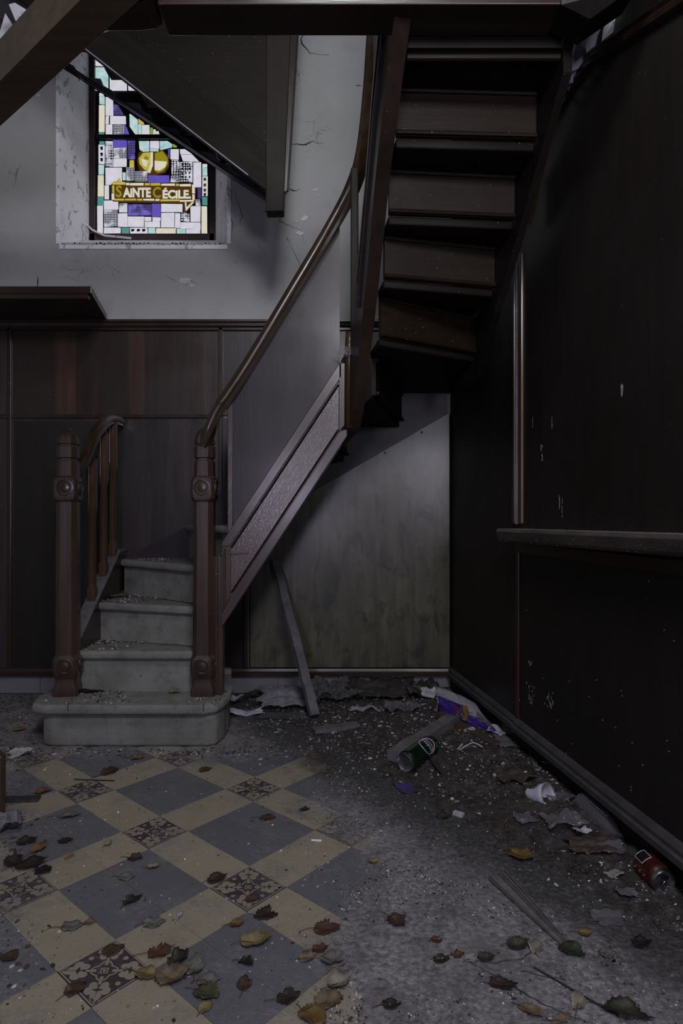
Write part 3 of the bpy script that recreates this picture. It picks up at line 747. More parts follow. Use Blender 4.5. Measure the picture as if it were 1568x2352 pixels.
# bottom bull-nosed step
def outline(x0, x1, y0, y1, ch, r):
    pts = []
    def arc(cx, cy, a0, a1, n=7):
        for q in range(n+1):
            a = lerp(a0, a1, q/n); pts.append((cx + r*cos(a), cy + r*sin(a)))
    arc(x1-r, y1-r, 0, pi/2) if False else None
    pts += [(x0+ch*1.0, y0), (x1-ch, y0)]
    pts += [(x1-ch*.35, y0+ch*.28), (x1-.012, y0+ch*.9), (x1, y0+ch*1.6), (x1-.004, y1-.05), (x1-.04, y1)]
    pts += [(x0+.04, y1), (x0+.004, y1-.05), (x0, y0+ch*1.6), (x0+.012, y0+ch*.9), (x0+ch*.35, y0+ch*.28)]
    return pts
s1 = M(); o_ = outline(-1.345, -.50, 2.655, 3.02, .085, .1)
i_ = outline(-1.300, -.515, 2.69, 3.0, .060, .1)
step1 = M().prism([(x,y,RISE-.044) for x,y in o_], (0,0,.044)).build('step', carpet, st, bevel=.016, seg=4, auto=.9)
step1['label'] = 'wide bull-nosed bottom step covered in grey carpet'
M().prism([(x,y,.0) for x,y in i_], (0,0,RISE-.046)).build('carpet_riser', carpet, step1, bevel=.012, seg=3, auto=.9)
for u in (156, 467):    # sewn seams of the carpet nosing
    p = W(u, 1625, 2.651)
    M().tube([p+Vector((0,.006,.018)), p+Vector((0,-.001,.006)), p+Vector((0,-.001,-.006)), p+Vector((0,.006,-.016))], .0016, 5).build('seam', m_gritdark, step1)
I = {2:(-.60,2.865), 3:(-.60,2.93), 4:(-.585,2.945), 5:(-.50,2.90), 6:(-.34,2.862), 7:(-.20,2.862), 8:(-.055,2.862), 9:(.132,2.68), 10:(.147,2.47), 11:(.157,2.36), 12:(.167,2.25), 13:(.180,2.10), 14:(.20,1.92)}
O = {2:(-1.195,2.87), 3:(-1.18,3.10), 4:(-1.165,3.40), 5:(-.83,3.46), 6:(-.54,3.46), 7:(-.26,3.46), 8:(.0145,3.46), 9:(.316,3.46), 10:(.575,2.74), 11:(.590,2.46), 12:(.622,2.29), 13:(.648,2.12), 14:(.67,1.92)}
for k in range(2, 14):
    a, b = Vector((*I[k], 0)), Vector((*O[k], 0)); c, d = Vector((*O[k+1], 0)), Vector((*I[k+1], 0))
    t = (b-a).normalized(); n_ = Vector((t.y, -t.x, 0))
    if n_.dot((c+d-a-b)) > 0: n_ = -n_            # n_ points down the stair
    f = n_ * .03; z = RISE*k; th = .04 if k <= 5 else .032
    poly = [a+f, b+f]
    if k == 4: poly += [Vector((-1.19,3.46,0))]
    if k == 9: poly += [Vector((.60,3.46,0))]
    poly += [c, d]
    if k == 8: poly += [Vector((.10,2.862,0))]
    if k >= 9: poly[0] = a + f*.3
    mat = carpet if k <= 5 else wd_tread
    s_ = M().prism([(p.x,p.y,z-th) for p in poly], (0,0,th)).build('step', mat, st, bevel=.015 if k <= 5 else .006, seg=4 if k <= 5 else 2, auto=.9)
    if k <= 5: s_['label'] = ['', '', 'second step, grey carpet with plaster crumbs', 'third step, grey carpet with dead leaves', 'fourth step, grey carpet, below the back panelling', 'fifth step, glimpsed beside the right newel'][k]
    zl = z-RISE+.0
    r_ = n_ * .004
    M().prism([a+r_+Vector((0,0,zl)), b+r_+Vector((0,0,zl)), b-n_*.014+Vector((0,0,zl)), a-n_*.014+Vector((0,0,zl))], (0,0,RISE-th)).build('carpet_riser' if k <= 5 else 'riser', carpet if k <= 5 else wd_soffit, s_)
    if k >= 7:   # cover beads where riser and tread meet, seen from below
        for zz, oo in ((z-th-.008, -.02), (zl+.008, -.022)):
            M().tube([a+n_*oo+Vector((0,0,zz)), b+n_*oo+Vector((0,0,zz))], .007, 6).build('cover_bead', wd_soffit, s_)

M().box((.20,1.905,RISE*13-.03),(.665,1.918,2.66)).build('riser', wd_black, st)
M().tube([(.20,1.925,RISE*13-.045),(.665,1.925,RISE*13-.045)], .010, 8).build('cover_bead', wd_soffit, st)
M().box((.20,1.90,2.59),(.68,2.6,2.62)).build('landing_edge', wd_black, st) if False else None
# newel posts
def newel(cx, cy, name_label, rot=0):
    H = lambda v: 1 - (v-1176)*2.77/1450
    secs = [  # z, half width, chamfer
        (RISE, .052, .006), (.215, .052, .006), (.235, .048, .010), (.262, .046, .014), (.285, .052, .010), (.300, .055, .012), (.350, .055, .014), (.362, .050, .022),
        (.368, .047, .021), (1.045, .044, .020), (1.052, .050, .020), (1.062, .052, .015), (1.085, .052, .012), (1.135, .052, .012), (1.152, .048, .016), (1.160, .043, .019),
        (1.226, .042, .019), (1.230, .036, .017), (1.238, .036, .017), (1.242, .043, .019), (1.290, .043, .019), (1.294, .037, .017), (1.300, .037, .017), (1.304, .042, .019),
        (1.325, .040, .018), (1.345, .034, .015), (1.362, .024, .010), (1.374, .012, .005), (1.380, .003, .001)]
    rings = []
    for z, h, c in secs:
        q = [(h-c,-h),(h,-h+c),(h,h-c),(h-c,h),(-h+c,h),(-h,h-c),(-h,-h+c),(-h+c,-h)]
        rings.append([(cx + x*cos(rot)-y*sin(rot), cy + x*sin(rot)+y*cos(rot), z) for x, y in q])
    nw = M().loft(rings).build('newel_post', wd_newel, st, auto=.3)
    nw['label'] = name_label
    for z in (1.108, .322):
        for (dx, dy) in ((0,-1), (1,0)):
            ax = Vector((dx*cos(rot)-dy*sin(rot), dx*sin(rot)+dy*cos(rot), 0)); sd = Vector((-ax.y, ax.x, 0)); up = Vector((0,0,1))
            c = Vector((cx, cy, z)) + ax*(.0525 if z > 1 else .0555); n = 20; rings = []
            for rr, dd in ((.036,-.003),(.036,.004),(.030,.005),(.027,-.0015),(.023,-.0015),(.019,.004),(.008,.006),(.0035,.0062),(.002,.003)):
                rings.append([c + sd*rr*cos(2*pi*q/n) + up*rr*sin(2*pi*q/n) + ax*dd for q in range(n)])
            M().loft(rings).build('roundel', wd_newel, nw, auto=.6)
    return nw
newel(-1.222, 2.825, 'left newel post with pointed cap and carved roundels', R(8))
newel(-.612, 2.825, 'right newel post with pointed cap and carved roundels', R(0))
# left string and its balusters and handrail
M().prism([(-1.225,2.86,.19),(-1.225,2.86,.43),(-1.225,3.36,.78),(-1.225,3.47,.80),(-1.225,3.47,.0),(-1.225,2.9,.0)], (.045,0,0)).build('string_board', wd_z, st, bevel=.003)
M().prism([(-1.235,2.855,.43),(-1.235,3.36,.79),(-1.235,3.36,.802),(-1.235,2.855,.442)], (.062,0,0)).build('string_cap', m_board, st, bevel=.002)['label'] = 'dusty top edge of the left string'
for (u, v, top) in ((212,1372,1.215), (238,1326,1.36), (259,1292,1.44)):
    Y = 1.205/((784-u)/1450); z0 = .44 + (Y-2.855)*.713; cx = -1.205; h = .021
    def sq(z, h, c=.004, dz=0): return [(cx+x, Y+y, z + (y*.7 if dz else 0)) for x, y in [(h-c,-h),(h,-h+c),(h,h-c),(h-c,h),(-h+c,h),(-h,h-c),(-h,-h+c),(-h+c,-h)]]
    secs = [(z0-.01,.019,.002),(z0+.05,.019,.002),(z0+.065,.015,.005),(z0+.09,.0165,.006),(top-.23,.014,.005),(top-.20,.020,.004),(top-.19,.020,.004)]
    b = M().loft([sq(*s_) for s_ in secs] + [sq(top+.03, .020, .004, 1)]).build('baluster', wd_bal, st, auto=.5)
    M().box((cx-.024, Y-.024, top-.185), (cx-.006, Y-.004, top+.02)).build('baluster_shoe', wd_z, b, bevel=.003)
hp = [(.026,.0),(.026,.012),(.018,.024),(.0,.029),(-.018,.024),(-.026,.012),(-.026,.0),(-.018,-.010),(-.020,-.022),(.020,-.022),(.018,-.010)]
pth = bez([(-1.21,2.86,1.165),(-1.205,2.96,1.24),(-1.205,3.08,1.37),(-1.205,3.20,1.45),(-1.21,3.31,1.485),(-1.21,3.45,1.490)])
M().sweep(pth, hp).build('handrail', wd_black if False else wd_rail, st, auto=.7)['label'] = 'short curved handrail behind the left newel'
# wall string along the back panelling
top = [(-1.24,.725),(-.83,.93),(-.30,1.47),(.30,1.93),(.58,2.12)]; bot = [(.58,slopez(.58)+.0),(-.18,1.10),(-.5,.915),(-1.24,.45)]
M().prism([(x,3.462,z) for x,z in top+bot], (0,.016,0)).build('wall_string', wd_infill, st)['label'] = 'wall string board above the wedge-shaped panel'
# outer string: one continuous board winding up round the well
leg1 = [(-.530,2.80,.49,.865), (-.36,2.80,.748,1.125), (-.18,2.80,1.022,1.40), (.0,2.80,1.296,1.675), (.028,2.79,1.345,1.725)]
leg2 = [(.052,2.70,1.47,1.85), (.074,2.58,1.687,2.05), (.090,2.44,1.846,2.21), (.104,2.30,2.00,2.36), (.114,2.17,2.125,2.48), (.124,2.05,2.215,2.58), (.146,1.87,2.388,2.75), (.17,1.70,2.56,2.93)]
def dens(pts, n=5):
    q = bez([Vector((p[0],p[1],p[2])) for p in pts], n); w = bez([Vector((p[0],p[1],p[3])) for p in pts], n)
    return [(a.x,a.y,a.z,b.z) for a, b in zip(q, w)]
L1 = leg1; L2 = dens([leg1[-1]] + leg2)
M().ribbon(L1[:-1], .045).build('outer_string', wd_string, st)['label'] = 'figured oak outer string of the first flight'
M().ribbon([leg1[-2]] + L2, .05).build('outer_string', wd_z, st, auto=.6)['label'] = 'curved outer string rising towards the camera'
# raised frame on the face of the string
def face(y, th): return lambda pts: M().prism([(x,y,z) for x,z in pts], (0,th,0))
zt1 = lambda x: .865 + (x+.53)*1.525; zb1 = lambda x: .49 + (x+.53)*1.523
FF = face(2.792, .010)
FF([(-.53,zt1(-.53)),(.0,zt1(0)),(.0,zt1(0)-.075),(-.49,zt1(-.49)-.075),(-.53,zt1(-.53)-.02)]).build('string_frame', wd_frame, st, bevel=.003)
FF([(-.53,zb1(-.53)),(-.53,zb1(-.53)+.06),(-.49,zb1(-.49)+.075),(-.012,zb1(-.012)+.075),(.03,zb1(.03)+.03),(.03,zb1(.03)),(0,zb1(0)-.0)]).build('string_frame', wd_frame, st, bevel=.003)
FF([(-.53,zb1(-.53)+.06),(-.53,zt1(-.53)-.02),(-.49,zt1(-.49)-.075),(-.49,zb1(-.49)+.075)]).build('string_frame', wd_newel, st, bevel=.003)
FF([(-.012,zb1(-.012)+.075),(.022,zb1(.022)+.06),(.022,1.66),(-.012,1.66)]).build('string_frame', wd_newel, st, bevel=.003)
for xs_, zs in (((-.487,-.014), (zt1(-.487)-.088, zt1(-.014)-.088)), ((-.487,-.014), (zb1(-.487)+.088, zb1(-.014)+.088))):
    M().tube([(xs_[0],2.797,zs[0]),(xs_[1],2.797,zs[1])], .005, 6).build('string_bead', wd_black, st)
# foot of the string beside the right newel: stacked upright mouldings
M().box((-.572,2.80,RISE), (-.527,2.85,.80)).build('string_foot', wd_newel, st, bevel=.004)
M().tube([(-.556,2.80,.25),(-.556,2.80,.80)], .009, 8).build('string_bead', wd_newel, st)
M().tube([(-.516,2.792,.58),(-.516,2.792,.84)], .006, 8).build('string_bead', wd_newel, st)
M().box((-.53,2.789,.817),(-.41,2.795,.821)).build('string_bead', wd_frame, st)
# rounded roll at the corner of the well
M().tube([(.034,2.785,1.37),(.036,2.782,1.72),(.040,2.772,1.79)], .022, 10).build('corner_roll', wd_bal, st, smooth_=True)['label'] = 'honey-brown rounded corner of the string'
# solid infill panels
zr = lambda x: 1.49 + (x+.49)*1.68
M().prism([(x,2.822,z) for x,z in ((-.49,zt1(-.49)-.02),(-.008,zt1(-.008)-.02),(-.008,zr(-.008)),(-.49,zr(-.49)))], (0,.018,0)).build('balustrade_panel', wd_infill, st)['label'] = 'plum-brown solid panel between string and handrail'
M().box((-.508,2.812,.885),(-.484,2.846,1.50)).build('panel_stile', wd_frame, st, bevel=.003)
L2b = [q for q in L2 if q[1] < 2.33]
M().ribbon([(q[0]+.015, q[1], q[3]-.02, q[3]+.98) for q in L2b], .018).build('balustrade_panel', wd_infill, st)['label'] = 'solid panel edge-on above the curved string'
M().box((.040,2.745,1.78),(.074,2.779,2.50)).build('baluster', wd_low, st, bevel=.006)
L2c = [q for q in L2 if q[1] < 2.62]
for off, mt in ((.20, wd_infill), (.30, wd_rail)):
    M().sweep([(q[0]-.004, q[1], q[2]+off) for q in L2c], [(-.004,-.012),(.006,-.012),(.006,.012),(-.004,.012)]).build('string_bead', mt, st)
# main handrail, twisting up out of the right newel
hr = bez([(-.607,2.80,1.290),(-.585,2.79,1.352),(-.552,2.79,1.435),(-.492,2.795,1.525),(-.40,2.80,1.668),(-.25,2.80,1.915),(-.10,2.80,2.165),(.0,2.80,2.34),(.055,2.785,2.445),(.094,2.74,2.56),(.118,2.64,2.74),(.13,2.52,2.90),(.145,2.40,3.06),(.155,2.25,3.25),(.165,2.05,3.5)])
M().sweep(hr, [(a*1.15, b*1.15) for a, b in hp], scale=[.85 if q < 20 else 1 for q in range(len(hr))]).build('handrail', wd_rail, st, auto=.7)['label'] = 'long moulded handrail climbing from the right newel'
# things seen through the gap right of the newel
M().box((-.560,3.30,.93),(-.535,3.33,1.50)).build('panel_stile', wd_z, st, bevel=.004)
# wall string on the right, under the last treads
sr = [(O[k][0]+.004, O[k][1], RISE*k-.28, RISE*k+.10) for k in (10,11,12,13,14)]
M().ribbon(sr, .028).build('wall_string', wd_black, st)['label'] = 'dark wall string beside the last treads'
M().prism([(.700,2.42,2.10),(.700,2.15,2.33),(.705,1.86,2.60),(.705,1.86,2.72),(.70,2.15,2.52),(.70,2.42,2.27)], (.03,-.004,0)).build('wall_string', wd_bal, st)['label'] = 'brown board between soffit and torn plaster'

# landing beams at the top of the picture
lb = thing('landing_beam', 'dark trimmer beam across the top of the stair well', 'beam', (0, 1.8, 2.43))
M().box((-.52,1.78,2.432),(.62,1.90,2.62)).build('beam', wd_x, lb, bevel=.004)
M().prism([(-.705,1.78,2.432),(-.60,1.78,2.432),(-.555,1.78,2.438),(-.53,1.78,2.452),(-.52,1.78,2.62),(-.75,1.78,2.62)], (0,.1,0)).build('beam_haunch', wd_x, lb, bevel=.003)
M().prism([(.62,1.78,2.43),(.70,1.78,2.39),(.80,1.70,2.42),(.86,1.66,2.62),(.62,1.78,2.62)], (0,.1,0)).build('beam_haunch', wd_black, lb)
db = thing('corner_beam', 'heavy moulded diagonal beam crossing the top left corner', 'beam', (-.95, 2.0, 2.43))
A_, B_ = Vector((-.68,1.80,2.50)), Vector((-1.30,2.31,2.50))
dirv = (B_-A_).normalized(); 
M().sweep([A_-dirv*.18, A_, B_, B_+dirv*.06], [(-.06,-.07),(.045,-.07),(.050,-.045),(.072,-.032),(.080,-.012),(.072,.008),(.055,.014),(.055,.07),(-.06,.07)]).build('beam', wood('brown_moulded_beam', (.085,.058,.034), (.14,.096,.058), 'X', rough=.4, rotz=None), db, auto=.5)
M().prism([B_+Vector((.02,-.05,-.07)), B_+Vector((-.03,.06,-.07)), B_+Vector((-.5,.20,-.07)), B_+Vector((-.5,.05,-.07))], (0,0,.14)).build('beam_end', wd_x, db)
def jag(name, label, px, Y, mat, th=.01, cat='plaster', seed=1, parent=None):
    P = [W(u, v, Y) for u, v in px]; c = sum(P, Vector())/len(P)
    t = thing(name, label, cat, c)
    M().prism(P, (0,th,0)).build('sheet', mat, t)
    return t
jag('torn_plaster', 'curled pinkish plaster fragment left above the diagonal beam', [(0,72),(12,30),(32,62),(30,72),(0,108)], 2.32, torn)
jag('torn_plaster', 'wedge of pinkish plaster above the diagonal beam', [(20,10),(34,6),(70,28),(48,58),(36,48)], 2.26, torn)
# torn plaster strip on the right
tp = thing('hanging_plaster', 'torn grey strip of plaster and paper above the arched moulding', 'plaster', W(1380,80,1.98))
for px, Y in (([(1400,0),(1412,-20),(1520,-20),(1500,4),(1440,48),(1381,96),(1384,70),(1395,40),(1388,30)],1.96), ([(1340,72),(1376,54),(1392,30),(1400,42),(1384,72),(1376,100),(1358,110),(1346,122)],2.0),
    ([(1330,86),(1341,78),(1343,104),(1352,116),(1338,142),(1327,158),(1306,168),(1316,128)],2.08), ([(1306,166),(1328,156),(1322,172),(1310,182),(1315,190),(1300,194),(1296,176)],2.12),
    ([(1292,222),(1297,226),(1284,250),(1274,266),(1262,274),(1258,272),(1270,262),(1280,244)],2.2), ([(1303,204),(1310,199),(1305,209)],2.15)):
    m = M(); P = [W(u, v, Y) for u, v in px]; cc = sum(P, Vector())/len(P) + Vector((0,-.018,0))
    m.add(P + [cc], [(i, (i+1) % len(P), len(P)) for i in range(len(P))])
    m.build('torn_sheet', torn, tp, solid=.004)

# ------------------------------------------------------------ upper flight crossing the window
uf = thing('upper_stair_flight', 'dark upper flight of stairs slanting down in front of the stained glass', 'staircase', (-.4, 3.1, 2.47))
Yw = 3.46
base = [W(105,122,Yw), W(522,398,Yw), W(612,458,Yw)]
saw = [Vector((-.415,Yw,2.80))]; x = -.415; z = 2.80
while x > -1.75:
    x -= .055; saw.append(Vector((x,Yw,z))); saw.append(Vector((x-.01,Yw,z+.035))); x -= .125; saw.append(Vector((x,Yw,z+.045)))
    x -= .03; z += .135; saw.append(Vector((x,Yw,z-.03)))
M().prism([p for p in [W(60,92,Yw)] + base + saw if p.x > -1.95], (0,.03,0)).build('cut_string', simple('violet_glow_tinted_wood', (.17,.145,.21), .55), uf)['label'] = 'notched wall string seen against the glass'  # wood colour lightened to violet to paint in the glow around the glass
M().tube([base[0]+Vector((0,-.006,.006)), base[1]+Vector((0,-.006,.006)), base[2]+Vector((0,-.006,.006))], .006, 6).build('string_bead', wd_x, uf)
Yf = 3.03
lo = [W(150,84,Yf), W(612,442,Yf)]
sl = (lo[1].z-lo[0].z)/(lo[1].x-lo[0].x)
q0 = lo[0] - Vector((.5,0,.5*sl))
M().prism([lo[1], q0, q0+Vector((0,0,.22)), lo[1]+Vector((0,0,.22))], (0,-.03,0)).build('front_string', wood('umber_upper_string', (.010,.008,.0065), (.017,.013,.010), 'X', rough=.65, rotz=R(-37), dust=0, spec=.15, coat=0), uf)
M().tube([lo[0]+Vector((0,-.033,.001)), W(572,411,Yf)+Vector((0,-.033,.001))], .0028, 6).build('string_bead', m_label, uf)['label'] = 'thin bright lower edge of the front string'
M().prism([lo[1]+Vector((0,0,.2)), q0+Vector((0,0,.2)), q0+Vector((0,0,1.2)), Vector((lo[1].x,Yf,4.05))], (0,-.015,0)).build('balustrade_panel', wd_tread, uf)
for k in range(9):   # treads and risers between the strings
    x = -.46 - k*.20; z = 2.91 + k*.152
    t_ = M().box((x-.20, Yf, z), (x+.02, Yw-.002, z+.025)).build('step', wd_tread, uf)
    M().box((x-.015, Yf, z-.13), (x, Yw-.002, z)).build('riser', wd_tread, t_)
M().box((W(0,60,2.95).x, 2.94, W(0,60,2.95).z-.0), (-.36, 2.965, 4.05)).build('soffit_board', wd_tread, uf) if False else None
# hanging post and its raked side trim
hpz = W(610,485,3.02)
M().prism([W(610,485,3.02), W(650,484,3.02), W(669,20,3.02), W(676,-60,3.02), W(612,-60,3.02)], (0,.07,0)).build('hanging_post', wd_low, uf, bevel=.003)['label'] = 'square post end hanging in front of the plaster'
M().prism([W(651,440,3.04), W(658,438,3.04), W(690,-60,3.04), W(674,-60,3.04)], (0,.03,0)).build('post_trim', wd_z, uf)
M().prism([W(657,438,3.06), W(662,436,3.06), W(694,-60,3.06), W(686,-60,3.06)], (0,.02,0)).build('post_trim', wd_black, uf)

# ------------------------------------------------------------ debris in the right-hand corner
def sdist(x, y): return (x+.10)*.811 + (y-2.44)*.586
def heap(x, y):
    w = XW(y) - x
    e = smooth(sdist(x, y), .08, .45) * (1 - smooth(w, .15, .75)*.8)
    e = max(e, smooth(y, 3.12, 3.4) * smooth(x, -.52, -.3))
    n = noise.noise(Vector((x*7, y*7, 0)))*.5 + noise.noise(Vector((x*22, y*22, 3)))*.25 + .45
    return max(0, e * (.012 + .045*max(0, n))) 
NX, NY = 130, 150
hm = M()
def hf(a, b):
    y = lerp(1.15, 3.472, b); x = lerp(-.55, XW(y)-.012, a)
    h = heap(x, y); return (x, y, (h - .002) if h > .0015 else -.006)
hm.grid(hf, NX, NY)
def mk_heapmat():
    k = N('damp_black_debris'); p = k.pos(); n1 = k.noise(p, 30, 6, .7); n2 = k.noise(p, 9, 4)
    col = k.ramp(n1, [(.3, (.010,.009,.009)), (.5, (.030,.026,.025)), (.62, (.055,.050,.050)), (.72, (.14,.13,.14))])
    col = k.mix(k.ramp(n2, [(.5, 0), (.7, .5)]), col, (.04,.022,.014))
    return k.fin(col, k.ramp(k.noise(p, 14, 3), [(.4,.35),(.6,.8)]), k.bump(n1, .9, .01), .5)
heapo = hm.build('debris_heap', mk_heapmat(), None, smooth_=True)
tag(heapo, 'low heap of black damp dirt and crumbs against the right-hand panelling', 'debris', kind='stuff')

# dry dirt trodden over the tiles, hiding the joints
al = M()
def af(a, b):
    y = lerp(1.08, 2.75, b); x = lerp(-.30, min(XW(y)-.02, .62*y), a)
    n1 = noise.noise(Vector((x*3.2, y*3.2, 4))); n2 = noise.noise(Vector((x*11, y*11, 8))); n3 = noise.noise(Vector((x*45, y*45, 1)))
    k = smooth(x + n1*.35 + n2*.08, .02, .12) * smooth(n1*.5 + n2*.5 + n3*.15, -.30, -.18)
    return (x, y, -.004 + .0052*k + (.0012*abs(n3) + .0012*abs(noise.noise(Vector((x*110,y*110,2)))))*k)
al.grid(af, 190, 230)
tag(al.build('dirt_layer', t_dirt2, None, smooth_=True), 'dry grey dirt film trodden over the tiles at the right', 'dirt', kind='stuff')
def fcrack(px):
    P = [F(u, v, .0018) for u, v in px]; Q = []
    for a, b in zip(P, P[1:]):
        for t in range(6): Q.append(a.lerp(b, t/6) + Vector((r2.uniform(-.003,.003), r2.uniform(-.003,.003), 0)))
    M().sweep(Q, [(-.0018,0),(.0018,0),(0,.0006)]).build('crack', m_crack, floor)
fcrack([(1240,2165),(1205,2200),(1140,2212),(1078,2206)]); fcrack([(1078,2210),(1150,2248),(1230,2298),(1300,2330),(1360,2352)]); fcrack([(1300,2250),(1240,2240),(1190,2228)])
# crumbs: thousands of small chips
def grit(name, label, n, dens_fn, smin, smax, mats, seed, flat=.75, cat='rubble', zfn=None, region=(-1.9, 1.25, 1.1, 3.45)):
    rr = random.Random(seed); m = M(); cnt = 0; tries = 0
    while cnt < n and tries < n*40:
        tries += 1
        x = rr.uniform(region[0], region[1]); y = rr.uniform(region[2], region[3])
        if x > XW(y)-.02 or abs(x) > .56*y+.03: continue
        if rr.random() > dens_fn(x, y): continue
        if not zfn and -1.32 < x < -.5 and y > 2.67: continue
        z = (zfn(x, y) if zfn else heap(x, y)); s_ = smin + (smax-smin)*rr.random()**3; a = rr.uniform(0, 6.28)
        ca, sa = cos(a), sin(a); k = rr.uniform(.4, 1)
        base = [(x+s_*ca, y+s_*sa, z), (x-s_*sa*k, y+s_*ca*k, z), (x-s_*ca, y-s_*sa, z), (x+s_*sa*k*.8, y-s_*ca*k*.8, z)]
        hh = s_*flat*rr.uniform(.5, 1.3); top_ = [(p[0]*.0+x+(p[0]-x)*rr.uniform(.3,.9), y+(p[1]-y)*rr.uniform(.3,.9), z+hh*rr.uniform(.6,1)) for p in base]
        m.cur = rr.randrange(len(mats))
        m.add(base+top_, [(4,5,6,7),(0,1,5,4),(1,2,6,5),(2,3,7,6),(3,0,4,7)]); cnt += 1
    return tag(m.build(name, mats), label, cat, kind='stuff')
nz = lambda x, y, s, o=0: noise.noise(Vector((x*s, y*s, o)))
def d_mid(x, y):   # the sandy rubble in the middle foreground
    e = smooth(x, -.12, .12) * (1-smooth(sdist(x, y), -.05, .12)) * (max(0, nz(x,y,4.5)+.5*nz(x,y,13,6)+.30))**1.6*2.2
    return min(1, e*1.1 + .02)
def d_dark(x, y): return smooth(sdist(x, y), -.02, .25)*(.35+max(0, nz(x,y,5,2))*1.2)
def d_step(x, y):
    e = math.exp(-((y-2.63)/.05)**2) * smooth(x,-1.5,-1.2) * (1-smooth(x,-.45,-.2)) + .8*smooth(-x-.42*y, .02, .22)*max(0,nz(x,y,4,5)+.4) + .4*smooth(y,2.5,2.8)*smooth(x,-.5,-.3)
    return min(1, e)
def d_all(x, y): return .5+.5*nz(x,y,3,9)
grit('plaster_rubble', 'sandy grey crumbs of plaster spread over the middle foreground floor', 12000, d_mid, .0010, .0052, [m_gritpale, m_gritgrey, m_gritgrey, m_gritdark, m_gritdark, t_dirt], 11)
grit('dark_rubble', 'dark broken crumbs scattered over the heap by the right-hand panelling', 7000, d_dark, .0012, .010, [m_gritdark, m_gritgrey, m_gritdark, m_bark, m_card, m_gritdark, m_gritdark, m_gritdark, m_bark, m_card, m_gritdark, m_gritgrey, m_gritdark, m_gritpale], 12)
grit('leaf_litter', 'shredded leaves and crumbs along the foot of the bottom step and left edge', 4600, d_step, .0016, .012, [m_gritleaf, m_gritdark, m_gritgrey, m_gritdark, m_gritgrey, m_gritleaf, m_gritdark, m_gritpale], 13, flat=.35, cat='leaf litter')
grit('glass_crumbs', 'glittering crumbs of broken glass among the debris', 1700, lambda x,y: d_dark(x,y)*.8+d_mid(x,y)*.6+.05, .0007, .0042, [m_glass, m_gritpale], 14, flat=.7, cat='glass')
grit('floor_specks', 'fine pale and dark specks sprinkled over the tiled floor', 7000, d_all, .0005, .0024, [m_gritpale, m_gritdark, m_gritdark, m_gritgrey, m_gritleaf], 15, cat='grit')
# crumbs lying on the carpeted steps
def on_steps(x, y):
    for k, (ya, yb) in {1:(2.67,2.86)}.items(): pass
    if y < 2.86: return RISE+.0005
    for k in (4, 3, 2):
        a, b = I[k], O[k]; t = (x-a[0])/(b[0]-a[0]); yy = a[1]+(b[1]-a[1])*t
        if y > yy: return RISE*k+.0005
    return RISE+.0005
def d_st(x, y):
    if not (-1.19 < x < -.66): return (1 if -1.3 < x < -.52 and 2.67 < y < 2.86 else 0)*.5*max(0,nz(x,y,14,3)+.3)
    return max(0.05, nz(x,y,9,4)+.25) * (1.6 - 2.2*smooth(x,-1.15,-.75)) 
grit('step_litter', 'plaster crumbs and leaf shreds lying on the carpeted steps', 1900, d_st, .0012, .009, [m_gritpale, m_gritgrey, m_gritdark, m_gritgrey, m_gritleaf], 16, zfn=on_steps, region=(-1.3,-.5,2.67,3.42), cat='leaf litter')

# --- named pieces of rubbish
def sheet(name, label, cat, u, v, w, d, mat, seed, amp=.02, rot=0, lift=.0, nu=26, th=.0012, curl=0, tilt=0, part_name='sheet', f=5):
    p = F(u, v, 0); p.z = heap(p.x, p.y) + lift
    t = thing(name, label, cat, p); rr = random.Random(seed); o = rr.uniform(0, 50); c, s_ = cos(rot), sin(rot)
    m = M()
    def fn(a, b):
        x = (a-.5)*w; y = (b-.5)*d
        e = 1 + .30*noise.noise(Vector((a*4+o, b*4, 1))) + .10*noise.noise(Vector((a*15+o, b*15, 1)))
        # crumpled folds
        q1 = noise.noise(Vector((x*14+o, y*14, 0))); q2 = noise.noise(Vector((x*34+o+q1, y*34, 5)))
        hh = abs(q1)*amp*1.3 + abs(q2)*amp*.45 + abs(noise.noise(Vector((x*75+o, y*75+q2*2, 9))))*amp*.16
        hh += curl*((a-.5)*2)**2 + tilt*b
        x *= e; y *= e
        return (p.x + x*c - y*s_, p.y + x*s_ + y*c, p.z + .001 + hh)
    m.grid(fn, nu, nu).build(part_name, mat, t, solid=th, auto=.5)
    return t
sheet('crumpled_cloth', 'torn grey-lilac sheet crumpled against the skirting beside the bottom step', 'cloth', 662, 1622, .29, .17, m_cloth, 1, .020, tilt=.05)
sheet('floor_mat_piece', 'stiff dark offcut under the torn lilac sheet', 'offcut', 655, 1645, .26, .10, m_cloth2, 2, .008, .05)
sheet('crumpled_cloth', 'dark wrinkled cloth bunched up to the right of the leaning stick', 'cloth', 762, 1612, .22, .22, m_cloth2, 3, .055, .3, tilt=.03)
sheet('broken_plate', 'lilac-white curved shard lying next to the bottom step', 'plate', 563, 1640, .16, .075, m_plate, 4, .010, .06, curl=.018)
sheet('paper_scrap', 'small folded white paper on the lilac-white shard', 'paper', 543, 1618, .07, .05, m_paper, 5, .03, .5, lift=.02)
sheet('wrapper', 'green scrap of wrapper behind the folded white paper', 'wrapper', 565, 1594, .035, .03, m_green, 6, .008)
sheet('wrapper', 'small shiny violet wrapper near the folded paper', 'wrapper', 582, 1622, .035, .02, m_violetbag, 7, .006)
sheet('dark_rag', 'blackish rag behind the folded paper scrap', 'rag', 590, 1604, .12, .09, m_card, 8, .03)
sheet('crumpled_foil', 'shiny clear foil strip crumpled below the black package', 'foil', 842, 1638, .16, .05, m_clear, 9, .03)
sheet('black_package', 'flattened black package lying against the skirting', 'package', 870, 1606, .33, .20, m_card, 10, .022, -.05, tilt=.055)
